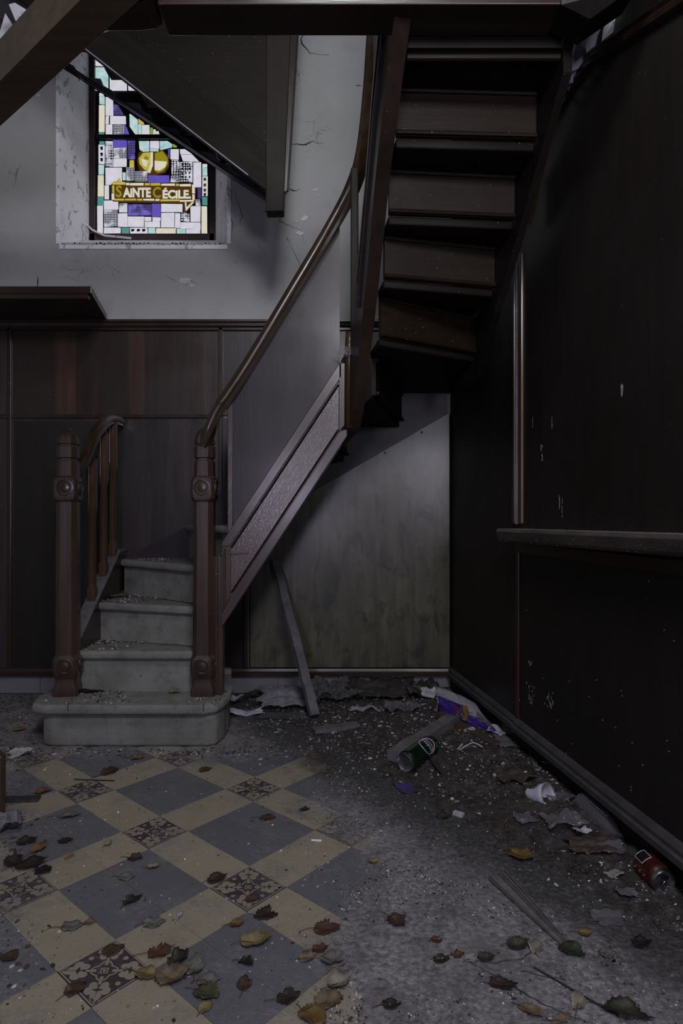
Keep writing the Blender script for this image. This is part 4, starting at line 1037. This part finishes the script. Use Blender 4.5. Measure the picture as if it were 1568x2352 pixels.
sheet('black_plastic', 'black plastic lump between the package and the violet bag', 'plastic', 975, 1606, .18, .18, m_card, 24, .04, .3, tilt=.03)
sheet('card_scrap', 'greyish speckled card standing left of the violet bag', 'card', 985, 1622, .08, .05, m_paper, 11, .045, .2, tilt=.03)
sheet('plastic_bag', 'dark clear bag with a bright crease in the corner heap', 'bag', 925, 1640, .17, .11, m_clear2, 12, .045, .1)
sheet('torn_paper', 'creased off-white paper wrapped round a flat grey card', 'paper', 1150, 1700, .10, .085, m_paper, 13, .028, .7, lift=.012)
sheet('torn_paper', 'curved white paper strip behind the flat grey card', 'paper', 1190, 1690, .15, .035, m_paper, 14, .018, -.5, lift=.016)
sheet('grey_card', 'flat grey card lying below the torn white paper', 'card', 1178, 1722, .17, .13, m_board, 15, .008, -.3, lift=.008)
sheet('wet_rag', 'brown sodden rag between the can and the plastic cup', 'rag', 1185, 1812, .13, .06, m_bark, 16, .025)
sheet('plastic_scrap', 'clear square of plastic poking from under the cup', 'plastic', 1290, 1860, .075, .07, m_clear2, 17, .012, .5)
sheet('flattened_cup', 'crushed transparent cup lying below the white plastic cup', 'cup', 1295, 1910, .12, .10, m_clear2, 18, .03)
sheet('paper_scrap', 'small curled cream paper below the crushed transparent cup', 'paper', 1335, 1930, .05, .03, m_paper, 19, .018, .3)
sheet('brown_cardboard', 'stained ochre cardboard leaning by the wall moulding', 'cardboard', 1318, 1800, .12, .20, simple('ochre_cardboard', (.06,.045,.018), .8), 20, .03, .75, tilt=.02)
sheet('paper_scrap', 'pale torn paper by the red can', 'paper', 1410, 2020, .045, .03, simple('greyish_paper', (.20,.20,.17), .8), 21, .014, .4)
sheet('rust_rag', 'rust-brown matted rag right of the small cream paper', 'rag', 1370, 1960, .16, .09, m_bark, 22, .022)
sheet('foil_scrap', 'crumpled foil near the middle of the dark heap', 'foil', 1078, 1702, .05, .03, m_clear, 23, .022, .2)
sheet('foil_scrap', 'glittering foil under the moulding above the plastic cup', 'foil', 1240, 1737, .05, .04, m_alu, 25, .022, .2)
sheet('foil_scrap', 'silver foil scrap right of the torn white paper', 'foil', 1135, 1770, .04, .018, m_alu, 26, .012, .2)
sheet('paper_scrap', 'violet smear of wet paper on the dark floor', 'paper', 933, 1813, .065, .075, simple('violet_wet_paper', (.055,.035,.15), .5), 27, .007, .2)
sheet('paper_scrap', 'crumpled white tissue by the left edge of the bottom step', 'paper', 50, 1735, .09, .05, m_paper, 28, .025, .4)
sheet('orange_scrap', 'small orange-red scrap on the heap above the silver foil', 'scrap', 1035, 1693, .022, .02, simple('orange_red_plastic', (.20,.035,.012), .5), 29, .006)
sheet('wet_paper', 'thin grey wet paper disc left of the red can', 'paper', 1405, 1970, .07, .065, m_clear2, 30, .012)
sheet('wet_paper', 'thin grey paper piece between the cup and black stick', 'paper', 1205, 1895, .065, .06, m_clear2, 31, .012, .3)
sheet('paper_scrap', 'pale flattened round scrap near the bottom right', 'paper', 1440, 2062, .05, .035, m_board, 32, .008)
sheet('wet_paper', 'faint flattened bag on the dark floor at lower right', 'paper', 1395, 2112, .075, .05, m_clear2, 33, .012)
# bag: clear top, violet printed body
bg = thing('plastic_bag', 'violet and clear plastic bag slumped in the corner by the moulding', 'bag', (.50,3.02,.0))
def bagfn(a, b):
    u = lerp(1000, 1144, a); top_ = 1577 + 75*a**1.5; botv = 1634 + 54*a
    g = F(u, botv, .03); t = W(u, top_, g.y + .13)
    t.x = min(t.x, XW(t.y) - .05)
    p = g.lerp(t, b); p.z += .02*sin(pi*b); p.y -= .03*sin(pi*b)
    p.y -= abs(noise.noise(Vector((a*5, b*4, 0))))*.05 + abs(noise.noise(Vector((a*13, b*12, 2))))*.02
    return p
M().grid(bagfn, 28, 20).build('bag_film', m_clear, bg, solid=.001, auto=.6)
def bagfn2(a, b):
    p = Vector(bagfn(.02+.95*a, (.02 + .55*b) if a < .45 else (.02+.30*b))); p.y -= .006; return p
M().grid(bagfn2, 20, 10).build('printed_band', m_violetbag, bg, solid=.001, auto=.6)['label'] = 'violet printed lower part of the bag'
M().grid(lambda a, b: Vector(bagfn(.40+.08*a, .1+.5*b)) - Vector((0,.010,0)), 4, 8).build('printed_mark', m_yellow, bg, solid=.001)
M().grid(lambda a, b: Vector(bagfn(.30+.07*a, .1+.4*b)) - Vector((0,.010,0)), 4, 8).build('printed_mark', simple('rust_print', (.12,.03,.015), .5), bg, solid=.001)
M().grid(lambda a, b: Vector(bagfn(.62+.3*a, .25+.38*b)) - Vector((0,.009,0)), 6, 6).build('clear_window', m_clear2, bg, solid=.001)

def stick(name, label, a, b, w, h, mat, cat='wood', seed=0, n=10, part_name='board', group=None):
    a, b = Vector(a), Vector(b); t = thing(name, label, cat, a, group); rr = random.Random(seed); m = M()
    d = (b-a); P = [a + d*q/n + Vector((rr.uniform(-1,1), rr.uniform(-1,1), rr.uniform(-.4,.4)))*w*.05 for q in range(n+1)]
    m.sweep(P, [(-w/2,-h/2),(w/2,-h/2),(w/2*.95,h/2),(-w/2*.97,h/2)], scale=[rr.uniform(.92,1.05) for _ in P]).build(part_name, mat, t, bevel=0)
    return t
stick('leaning_stick', 'long splintered grey stick leaning against the panel under the stair', (-.128,3.04,.02), (-.362,3.44,.735), .046, .026, m_board, 'stick', 1, 14)
stick('grey_lath', 'grey flat piece of wood on the floor in front of the leaning stick', F(718,1678,.012), F(822,1664,.012), .05, .018, m_board, 'wood', 2)
stick('grey_batten', 'thick grey batten lying behind the green can', F(905,1738,.03), F(1040,1652,.05), .065, .04, m_board, 'wood', 3)
stick('brown_batten', 'brown-grey batten pointing at the violet bag', F(1010,1640,.05), F(1140,1712,.03), .05, .02, m_bark, 'wood', 4)
stick('black_stick', 'short black stick pointing towards the viewer below the cup', F(1222,1862,.012), F(1240,1956,.008), .026, .014, m_card, 'stick', 5)
stick('white_roll', 'white paper roll lying on the black package by the skirting', W(772,1588,3.44), W(838,1578,3.42), .014, .014, m_paper, 'paper', 6)
stick('grey_strip', 'small grey strip under the wall moulding', F(1216,1722,.035), F(1230,1760,.035), .02, .004, m_board, 'strip', 7, 4)
stick('grey_strip', 'grey strip of wood right above the cup', F(1218,1775,.03), F(1248,1762,.03), .02, .008, m_board, 'strip', 8, 4)
stick('black_lath', 'black lath lying on the tiles at the far left edge', F(0,1836,.006), F(90,1834,.006), .034, .010, m_card, 'wood', 9, 6)
stick('pen_cap', 'small pale capsule-shaped plastic piece on the dark floor', F(1042,1866,.006), F(1064,1873,.006), .020, .010, m_paper, 'plastic', 10, 6)
stick('twig', 'thin dark twig in the lower right dirt', F(1225,2222,.003), F(1420,2335,.003), .004, .004, m_card, 'twig', 11, 12)
stick('twig', 'twig on the tiles below the bottom step at left', F(170,1790,.003), F(262,1793,.003), .004, .003, m_card, 'twig', 12, 10)
stick('cigarette_end', 'orange and white cigarette end on the blue tiles at left', F(150,1973,.004), F(168,1962,.004), .009, .007, simple('orange_filter', (.26,.14,.05), .8), 'cigarette', 13, 4)
stick('glass_splinter', 'small bright glass splinter on the cream tile', F(715,1929,.003), F(738,1931,.003), .008, .003, m_glass, 'glass', 14, 3)
stick('bent_cable', 'pale bent cable curling over the heap beside the green can', F(1050,1722,.04), F(1062,1708,.06), .004, .004, m_paper, 'cable', 15, 3)
def cable(name, label, pts, r, mat, cat='cable'):
    t = thing(name, label, cat, pts[0]); M().tube(bez(pts, 6), r, 6).build('strand', mat, t, smooth_=True); return t
cable('bent_cable', 'pale bent cable over the heap right of the green can', [F(1055,1723,.045), F(1072,1712,.055), F(1088,1706,.06), F(1108,1716,.045)], .003, m_paper)
cable('black_hose', 'black hose curving from the green can down to the right', [F(990,1742,.03), F(1005,1765,.02), F(1030,1785,.018), F(1060,1795,.012)], .007, m_card, 'hose')
cable('white_strap', 'pale curved strap on the heap below the bent cable', [F(1048,1770,.02), F(1062,1783,.014), F(1080,1786,.014), F(1096,1780,.018)], .004, m_paper, 'strap')
# zinc channel strips lying on the floor
ch = thing('metal_channel', 'pair of pale metal channel strips tapering to a point on the floor', 'metal strip', F(1140,2010))
for (a, b, w) in (((1138,2012),(1292,2166),.022), ((1152,2008),(1300,2166),.012)):
    A, B = F(*a, .010), F(*b, .006)
    M().sweep([A, A.lerp(B,.5), B], [(-w,-.004),(w,-.004),(w,.010),(w*.8,.010),(w*.75,.0),(-w*.75,.0),(-w*.8,.010),(-w,.010)], scale=[1, .75, .32]).build('strip', m_metalstrip, ch)

# drink cans
def can(name, label, A, B, r, body_mat, parts_fn, dent=0, seed=0, end_at='A'):
    A, B = Vector(A), Vector(B); ax = (B-A).normalized(); L = (B-A).length; t = thing(name, label, 'can', A)
    e1 = ax.cross(Vector((0,0,1))).normalized(); e2 = e1.cross(ax); n = 28
    def ring(d, rr):
        out = []
        for q in range(n):
            a = 2*pi*q/n; k = 1
            if dent: k = 1 - dent*smooth(sin(d/L*pi), .2, 1)*max(0, sin(a*2+d*30+seed))**1.5*.6
            out.append(A + ax*d + (e1*cos(a) + e2*sin(a))*rr*k)
        return out
    body = [ring(.008, r*.86), ring(.014, r*.97), ring(.02, r)] + [ring(lerp(.02, L-.02, q/9), r) for q in range(1, 10)] + [ring(L-.008, r*.88)]
    b = M().loft(body, cap=False).build('can_body', body_mat, t, smooth_=True)
    M().loft([ring(.010, r*.87), ring(.0, r*.84), ring(-.003, r*.80), ring(.001, r*.76), ring(.006, r*.70), ring(.010, r*.4), ring(.011, r*.05)]).build('can_end', m_alu, t, auto=.7)
    M().loft([ring(L-.010, r*.88), ring(L, r*.83), ring(L+.002, r*.80), ring(L-.002, r*.77), ring(L-.004, r*.3)]).build('can_end', m_alu, t, auto=.7)
    parts_fn(t, A, ax, e1, e2, L, r)
    return t
def onb(A, ax, e1, e2, r, d, a, off=.0008): return A + ax*d + (e1*cos(a)+e2*sin(a))*(r+off)
def patch(t, A, ax, e1, e2, r, pts, name, mat, off=.0008, close=True, wd=.0022):
    """outline drawn on the barrel: pts are (distance, angle)"""
    P = [onb(A, ax, e1, e2, r, d, a, off) for d, a in pts]
    if close: P.append(P[0])
    return M().tube(P, wd*.5, 5).build(name, mat, t)
def greencan(t, A, ax, e1, e2, L, r):
    am = .85 # angle facing viewer
    el = [(L*.62 + .040*cos(q*2*pi/24), am + .86*sin(q*2*pi/24)) for q in range(24)]
    patch(t, A, ax, e1, e2, r, el, 'printed_oval', m_label, wd=.0038)
    patch(t, A, ax, e1, e2, r, [(L*.62-.017, am-.95), (L*.62-.017, am+.95)], 'printed_line', m_label, close=False, wd=.003)
    patch(t, A, ax, e1, e2, r, [(L*.62+.018, am-.95+.19*q) for q in range(11)], 'printed_line', m_label, close=False, wd=.002)
    M().grid(lambda a, b: onb(A, ax, e1, e2, r, L*.62+.021+.014*a, am-.6+1.2*b, .0006), 2, 10).build('printed_band', m_amberprint, t)
    M().grid(lambda a, b: onb(A, ax, e1, e2, r, L*.62+.050+.006*a, am-.75+.55*b, .0006), 1, 6).build('printed_band', m_greenprint, t)
    M().grid(lambda a, b: onb(A, ax, e1, e2, r, L*.62+.052+.004*a, am+.0+.4*b, .0006), 1, 6).build('printed_band', m_yellow, t)
    cu = bpy.data.curves.new('t', 'FONT'); cu.body = 'Hopvil'; cu.offset = .012; cu.resolution_u = 2
    to = link(bpy.data.objects.new('t', cu)); bpy.context.view_layer.update()
    me = bpy.data.meshes.new_from_object(to.evaluated_get(bpy.context.evaluated_depsgraph_get())); bpy.data.objects.remove(to); bpy.data.curves.remove(cu)
    xs = [v.co.x for v in me.vertices]; ys = [v.co.y for v in me.vertices]; xa, xb, ya, yb = min(xs), max(xs), min(ys), max(ys)
    for v in me.vertices:
        f1 = (v.co.x-xa)/(xb-xa); f2 = (v.co.y-ya)/(yb-ya)
        v.co = onb(A, ax, e1, e2, r, L*.62-.013+.027*f2, am+SGN*(-.68+1.36*f1), .0012) - ORG[t]
    me.materials.append(m_label); o = link(bpy.data.objects.new('lettering', me)); o.parent = t
SGN = -1
can('drink_can', 'dark green drink can with a pale oval emblem lying on its side', F(936,1752,.042)+Vector((-.01,.0,0)), F(987,1713,.050)+Vector((.01,.02,0)), .041, m_greencan, greencan)
def redcan(t, A, ax, e1, e2, L, r):
    am = 2.1
    M().grid(lambda a, b: onb(A, ax, e1, e2, r*.97, L*.55+.034*a, am-.42+.84*b, .001), 3, 8).build('printed_square', m_black, t)
    sq = [(L*.55+.034*a, am-.42+.84*b) for a, b in ((0,0),(0,.25),(0,.5),(0,.75),(0,1),(1,1),(1,.75),(1,.5),(1,.25),(1,0))]
    patch(t, A, ax, e1, e2, r*.98, sq, 'printed_line', m_label, wd=.002)
    for q in range(4): patch(t, A, ax, e1, e2, r*.97, [(L*.3+q*.02, am+.9), (L*.34+q*.02, am+.95), (L*.36+q*.02, am+1.1)], 'printed_line', simple('pink_print', (.4,.16,.15), .5, dirt=0), close=False)
    # open mouth and ring pull on the lid facing the viewer
    n = 14; c = A - ax*.0035
    M().loft([[c + (e1*cos(2*pi*q/n)*.011 + e2*(sin(2*pi*q/n)*.008+.014)) - ax*d for q in range(n)] for d in (0, .0008)]).build('mouth', m_black, t)
    ringp = [c - ax*.003 + e1*.0075*cos(2*pi*q/n) + e2*(.012*sin(2*pi*q/n)-.006) for q in range(n+1)]
    M().tube(ringp, .0018, 6).build('ring_pull', m_alu, t, smooth_=True)
can('drink_can', 'crushed red drink can showing its open lid beside the wall', F(1524,2026,.036), F(1482,1984,.040)+Vector((.0,.01,0)), .037, m_redcan, redcan, dent=.35, seed=1)
# crushed plastic cup with round rim facing the viewer
cp = thing('plastic_cup', 'crushed white plastic cup lying on its side with its round rim showing', 'cup', F(1258,1850))
c0 = F(1259,1828,.056); axv = Vector((-.85,.35,-.05)).normalized(); e1 = Vector((.55,.80,0)).normalized(); e1 = (Vector((.62,.45,.25)) - axv*axv.dot(Vector((.62,.45,.25)))).normalized(); e2 = axv.cross(e1); n = 28
axv = Vector((-.56,.70,-.36)).normalized(); e1 = axv.cross(Vector((0,0,1))).normalized(); e2 = e1.cross(axv)
rimr = .036
rings = []
for d, rr, cr in ((0,rimr,0),(.015,rimr*.97,0),(.030,rimr*.9,.06),(.045,rimr*.82,.22),(.060,rimr*.78,.34),(.072,rimr*.75,.25),(.076,rimr*.6,.2)):
    rings.append([c0 + axv*d + (e1*cos(2*pi*q/n)*1.0 + e2*sin(2*pi*q/n)*1.12)*rr*(1-cr*max(0,sin(2*pi*q/n*3+d*60))) for q in range(n)])
cupm = M(); cupm.loft(rings, cap=False); cupm.add(rings[-1], [tuple(range(n))]); cupm.build('cup_wall', m_cup, cp, auto=.8, solid=.001)
M().tube([c0 + (e1*cos(2*pi*q/n) + e2*sin(2*pi*q/n)*1.12)*rimr for q in range(n+1)], .0018, 6).build('rim', m_paper, cp, smooth_=True)
# clear bottle lying along the wall
bt = thing('plastic_bottle', 'smoky clear plastic bottle lying parallel to the wall moulding', 'bottle', F(1360,1880))
A, B = F(1335,1838,.040), F(1432,1925,.025)
M().tube([A.lerp(B, t) for t in (0,.02,.06,.2,.4,.6,.75,.88,.94,1)], .036, 20, scale=[.5,.85,1,1,.97,1,.9,.55,.35,.33]).build('bottle_body', m_clear2, bt, smooth_=True)
M().tube([B.lerp(A,.0), B+(B-A)*.05], .013, 14).build('bottle_cap', m_card, bt)
M().tube([A.lerp(B,q/10)+Vector((-.012,-.006,.033)) for q in range(1,8)], .0022, 5).build('painted_gloss_line', m_paper, bt)  # matt pale line, a painted highlight along the bottle
# things at the far left edge
lf = thing('upright_board', 'dark brown board standing on edge at the far left edge of the picture', 'board', F(0,1890))
M().prism([(-1.32,2.02,0),(-1.105,2.05,0),(-1.108,2.06,.20),(-1.135,2.05,.225),(-1.32,2.02,.225)], (0,.03,0)).build('board', wd_newel, lf, bevel=.004)
sheet('grey_rag', 'grey rag bunched at the foot of the upright board', 'rag', 12, 1905, .10, .09, m_cloth, 40, .06, .3)

# cobweb at the well corner
cwb = thing('cobweb', 'small dusty cobweb stretched across the corner of the string', 'cobweb', W(800,805,2.76))
rr = random.Random(9); ctr = W(800,812,2.74)
m = M()
for u, v in ((762,804),(770,806),(824,785),(820,795),(803,800),(797,820),(775,812),(812,790),(772,826)):
    m.tube([ctr + Vector((rr.uniform(-.008,.008),0,rr.uniform(-.008,.008))), W((u+800)/2+rr.uniform(-3,3),(v+812)/2+2,2.745), W(u,v,2.75)], .0007, 4)
for q in range(22):
    a, b = W(rr.uniform(768,820), rr.uniform(797,818), 2.745), W(rr.uniform(775,822), rr.uniform(790,816), 2.745); m.tube([a, b], .0005, 4)
m.build('web_threads', m_web, cwb)
cwb2 = thing('cobweb', 'long cobweb thread hanging under the dark upper flight', 'cobweb', W(200,95,2.9))
M().tube(bez([W(130,120,2.7), W(180,97,2.7), W(250,70,2.75), W(340,40,2.8)], 5), .0012, 4).build('web_threads', m_web, cwb2)

# ------------------------------------------------------------ fallen leaves
def leafmat(c):
    k = N('dead_leaf'); p = k.obj(); n1 = k.noise(p, 40, 4, .6); n2 = k.noise(k.pos(), 22, 4)
    col = k.mix(k.ramp(n1, [(.35,0),(.7,1)]), c, tuple(q*.45 for q in c)); col = k.mix(k.ramp(n2, [(.5,0),(.68,.65)]), col, (c[0]*.4+.01, c[1]*.28, c[2]*.3))
    return k.fin(col, .6, k.bump(n1, .5, .003), .35)
LC = {k: leafmat(tuple(.72*(.8*q + .2*sum(c)/3) for q in c)) for k, c in dict(orange=(.22,.095,.030), brown=(.085,.045,.026), dark=(.034,.022,.017), tan=(.22,.155,.085), yellow=(.26,.20,.055), olive=(.090,.095,.030), green=(.035,.050,.022), pale=(.28,.25,.19), grey=(.19,.185,.165), rust=(.12,.045,.025), gold=(.23,.135,.022), black=(.013,.012,.013), white=(.40,.39,.39)).items()}
def leaf(u, v, size, rot, col, label, curl=.4, seed=None, lobes=5, asp=.8, stem=True, lift=.0, name='dead_leaf'):
    p = F(u, v, .0)
    px = 1450/p.y                       # pixels per metre at this depth
    L = size/px; seed = seed if seed is not None else int(u*3+v); rr = random.Random(seed)
    p.z = heap(p.x, p.y) + .0005 + lift
    # standing on a step?
    n = 36; c, s_ = cos(rot), sin(rot); o = rr.uniform(0, 60)
    rag = [rr.choice((1, 1, 1, .93, .97, .92, .80 if col in ('dark','brown','rust','black') else .95)) for _ in range(36)]
    def rad(t):
        a = abs(((t/(2*pi))+.5) % 1 - .5)*2      # 0 at the tip, 1 at the stalk
        env = (1 - .15*a)*(1 + .07*abs(cos(lobes*t/2)) - .04) * (1 + (.22*(1-a/.12) if a < .12 else 0)) * rag[int(t/(2*pi)*36) % 36]
        return env*(1+.07*sin(n*t*.5+o)+.08*noise.noise(Vector((cos(t)*2+o, sin(t)*2, 0))))
    def P(f, t):
        r_ = f*rad(t)*L*.5; x = r_*cos(t); y = r_*sin(t)*asp
        q = y/(L*.5*asp+1e-6); w = x/(L*.5)
        z = curl*L*(.30*q*q + .22*w*w*(1 if rr_s > 0 else .3)) + L*.07*noise.noise(Vector((x/L*3+o, y/L*3, 2)))*2*f + L*.04*abs(noise.noise(Vector((x/L*9+o, y/L*9, 7))))
        zz = z + (.10*L*rr_t*w)
        return (p.x + x*c - y*s_, p.y + x*s_ + y*c, p.z + max(.0004, zz + .03*L))
    rr_s = rr.uniform(-1, 1); rr_t = rr.uniform(0, 1.2)*curl
    vs = [P(0, 0)]; fs = []
    for k in (1, 2, 3, 4):
        for q in range(n): vs.append(P(k/4, 2*pi*q/n))
    for q in range(n): fs.append((0, 1+q, 1+(q+1) % n))
    for k in range(3):
        for q in range(n): fs.append((1+k*n+q, 1+(k+1)*n+q, 1+(k+1)*n+(q+1) % n, 1+k*n+(q+1) % n))
    t = thing(name, label, 'leaf', p, 'fallen leaves on the floor')
    M().add(vs, fs).build('blade', LC[col], t, solid=.0006, auto=.8)
    if stem:
        A = Vector(P(.0, 0)); a = Vector(P(.95, pi)); e = a + Vector((-c, -s_, 0))*L*.45 + Vector((rr.uniform(-.2,.2)*L, rr.uniform(-.2,.2)*L, 0)); e.z = p.z+.001
        M().tube([A+Vector((0,0,.001)), a+Vector((0,0,.001)), a.lerp(e,.5)+Vector((rr.uniform(-.06,.06)*L,0,.002)), e], .0008, 5, scale=[.6,1,.9,.7]).build('stem', LC['brown'], t)
    return t
leaves = [
 (95,1820,34,.3,'orange','orange-brown leaf on the black lath at the far left',.5), (88,1953,36,1.2,'orange','curled bright orange-brown leaf near the left edge',.8), (58,1936,42,.2,'dark','dark brown leaf just above the curled orange one at left',.4),
 (148,1933,30,.1,'dark','small dark leaf on the blue tile right of the orange one',.3), (66,1990,62,.3,'dark','large blackened leaf lying on the left patterned tile',.5), (30,1984,46,1.9,'dark','dark curled leaf between the left edge and the large blackened leaf',.7), (98,2003,40,-.5,'black','black leaf tip right of the large blackened leaf',.6), (308,1972,34,-.2,'brown','small brown leaf at the top of the big blue tile square',.5),
 (350,1993,26,.2,'pale','small pale curled leaf on the blue square above the dark crumpled leaf',.7), (287,2016,36,.1,'grey','faint grey leaf left of the dark crumpled leaf',.15), (302,2072,46,.9,'dark','dark crumpled leaf with a long bent stem on the blue square',.7),
 (248,1941,18,1.2,'pale','pale curled husk on the cream tile above the blue square',1.0), (20,2200,44,-.4,'brown','round brown leaf at the left edge on a blue tile',.5), (162,2129,46,.2,'grey','flat grey leaf on the cream tile left of the small tan square leaf',.1),
 (204,2120,26,.3,'tan','small tan squarish leaf at the corner of the blue square',.4), (350,2122,46,.2,'grey','flat grey leaf on the cream strip below the blue square',.2), (414,2104,18,1.4,'white','pale oval husk on the cream tile left of the scratches',.9),
 (362,2192,54,.1,'rust','rust-orange leaf at the top of the leaf cluster at the bottom',.6), (408,2206,52,1.0,'dark','dark curled leaf behind the pale grey one in the cluster',.8), (333,2240,50,-.3,'yellow','yellow-green leaf at the left of the leaf cluster',.5),
 (388,2248,74,.25,'tan','large tan triangular leaf in the middle of the cluster',.5), (446,2226,56,1.7,'grey','pale grey ribbed leaf at the right of the cluster',.4), (474,2254,48,.1,'grey','second pale grey leaf overlapping the olive one',.4),
 (470,2283,60,-.4,'olive','olive green leaf below the pale grey leaves',.5), (470,2318,34,.9,'yellow','small yellow leaf below the olive green one',.6), (256,2186,46,.6,'brown','faded brown leaf on the upper part of the near patterned tile',.15),
 (170,2276,48,.9,'brown','brown leaf on the lower left edge of the near patterned tile',.3), (494,2024,42,.4,'dark','ragged dark leaf on the left corner of the middle patterned tile',.6), (577,2068,32,.3,'rust','orange-brown leaf fragment on the lower corner of the middle patterned tile',.5),
 (541,2125,30,.2,'gold','small golden curled leaf on the blue tile below the middle patterned tile',.8), (606,2104,50,.0,'dark','dark brown leaf right of the small golden curled one',.5), (583,2168,70,.2,'yellow','long pointed yellow leaf lying across the blue tile',.6),
 (563,2213,40,-.5,'black','black crumpled leaf below the long yellow one',.9), (560,2264,42,1.5,'brown','brown spade-shaped leaf with its stalk pointing to the viewer',.4), (657,2296,50,.3,'dark','dark brown leaf left of the big tan leaves at the bottom',.5),
 (745,2136,56,.0,'rust','red-brown leaf at the edge of the sandy rubble',.4), (732,2183,36,.2,'rust','orange-brown leaf with a white patch below the red-brown one',.5), (704,2202,38,.4,'tan','tan leaf left of the pale rolled one',.4),
 (758,2208,50,-.2,'grey','pale rolled leaf beneath the orange-brown one',.9), (776,2262,56,.6,'pale','pale beige folded leaf casting a dark shadow',.9), (750,2305,64,.5,'tan','large tan crinkled leaf at the bottom right of the tiles',.6),
 (714,2334,68,-.6,'gold','large golden-brown leaf cut by the bottom edge',.5), (610,1880,34,.1,'brown','flat dark brown leaf on the right-hand blue square',.2), (698,1860,22,.2,'dark','small dark leaf fragment on the cream strip far right',.3),
 (910,2122,50,-.9,'brown','upright brown leaf in the sandy rubble',1.1), (1001,2161,28,.1,'rust','small square brown leaf right of the upright one',.3), (1193,1970,58,-.7,'gold','mustard-yellow leaf above the metal channel strips',.5),
 (1186,2177,46,.1,'green','green-black rolled leaf left of the pale upright leaf',1.0), (1230,2180,40,1.3,'pale','pale upright leaf beside the rolled green one',.8), (1308,2186,56,-.7,'green','dark green folded leaf right of the tip of the metal strips',.7),
 (1341,2146,28,-.2,'gold','small golden leaf near the tip of the metal strips',.6), (1214,2322,56,-.7,'tan','tan oval leaf near the bottom right edge',.35), (1327,2306,52,1.1,'pale','pale ribbed leaf to the right of the tan oval one',.5),
 (1430,2328,96,-.45,'green','long dark green leaf in the bottom right corner',.5), (1112,2204,36,-.3,'green','dark green curled leaf right of the white scrap',.8), (1048,2196,30,.2,'rust','brown leaf left of the white scrap',.4),
 (1080,2205,32,.4,'white','crumpled whitish leaf-sized scrap in the sandy rubble',.5), (1010,2206,36,.2,'dark','dark leaf left of the brown and white pair',.4), (1150,2266,60,-.2,'dark','blackish leaf cluster above the tan oval leaf',.5),
 (1392,2192,38,.3,'grey','pale grey flat leaf on the right-hand dirt',.2), (1470,2170,46,.3,'black','black leaf on the far right dirt',.3), (856,1981,20,.2,'yellow','tiny yellow leaf with a thin stalk on the blue tile',.7),
 (310,1742,34,.1,'tan','small tan leaf at the foot of the bottom step',.4), (156,1876,44,.2,'grey','long pale grey leaf with a twig on the left blue tile',.3), (42,1678,26,.4,'gold','round golden-brown leaf left of the bottom step',.6),
 (470,1770,28,.5,'brown','brown curled leaf on the cream tile below the bottom step',.5), (1016,1878,34,.1,'green','dark green leaf on the black floor left of the capsule',.3), (250,1776,40,.8,'brown','brown ragged leaf with twigs above the far left patterned tile',.6),
 (895,2310,40,.1,'dark','flat dark leaf right of the big tan leaf at the bottom',.3), (1285,2345,44,.2,'tan','tan leaf cut by the bottom edge near the long green one',.4)]
for L_ in leaves:
    u, v, s_, r_, c_, lab, cu_ = L_
    leaf(u, v, s_*1.08, r_, c_, lab, cu_, asp=.62 if 'long' in lab or 'oval' in lab else .85)
# leaves and scraps lying on steps
def stepleaf(u, v, k, size, rot, col, label, curl=.6):
    z = RISE*k; p = F(u, v, z); L = size/(1450/p.y); rr = random.Random(u)
    t = thing('dead_leaf', label, 'leaf', p, 'leaves on the carpeted steps'); n = 24; vs = [(p.x,p.y,z+.002)]; c, s_ = cos(rot), sin(rot)
    for kk in (1, 2):
        for q in range(n):
            a = 2*pi*q/n; r_ = kk/2*L*.5*(1+.25*cos(5*a)*.6); x, y = r_*cos(a), r_*sin(a)*.7
            vs.append((p.x+x*c-y*s_, p.y+x*s_+y*c, z+.002+curl*L*.5*(y/(L*.35))**2*.6+ .05*L*abs(noise.noise(Vector((x*60,y*60,rot))))))
    fs = [(0,1+q,1+(q+1)%n) for q in range(n)] + [(1+q,1+n+q,1+n+(q+1)%n,1+(q+1)%n) for q in range(n)]
    M().add(vs, fs).build('blade', LC[col], t, solid=.0006, auto=.8)
stepleaf(290, 1362, 3, 40, .3, 'gold', 'ochre leaf at the back of the third step')
stepleaf(275, 1372, 3, 44, .1, 'grey', 'flat grey leaf near the front of the third step')
stepleaf(345, 1365, 3, 22, 1.2, 'pale', 'pale upright husk on the third step', 1.2)
stepleaf(245, 1462, 2, 46, .2, 'grey', 'crumpled grey leaf and paper on the second step', .9)
stepleaf(205, 1470, 2, 30, .6, 'dark', 'dark leaf shred at the left of the second step', .6)
stepleaf(210, 1590, 1, 50, .2, 'dark', 'dark leaf litter beside the left newel on the bottom step', .5)
stepleaf(400, 1592, 1, 28, .2, 'pale', 'pale curled leaf beside the right newel on the bottom step', .9)
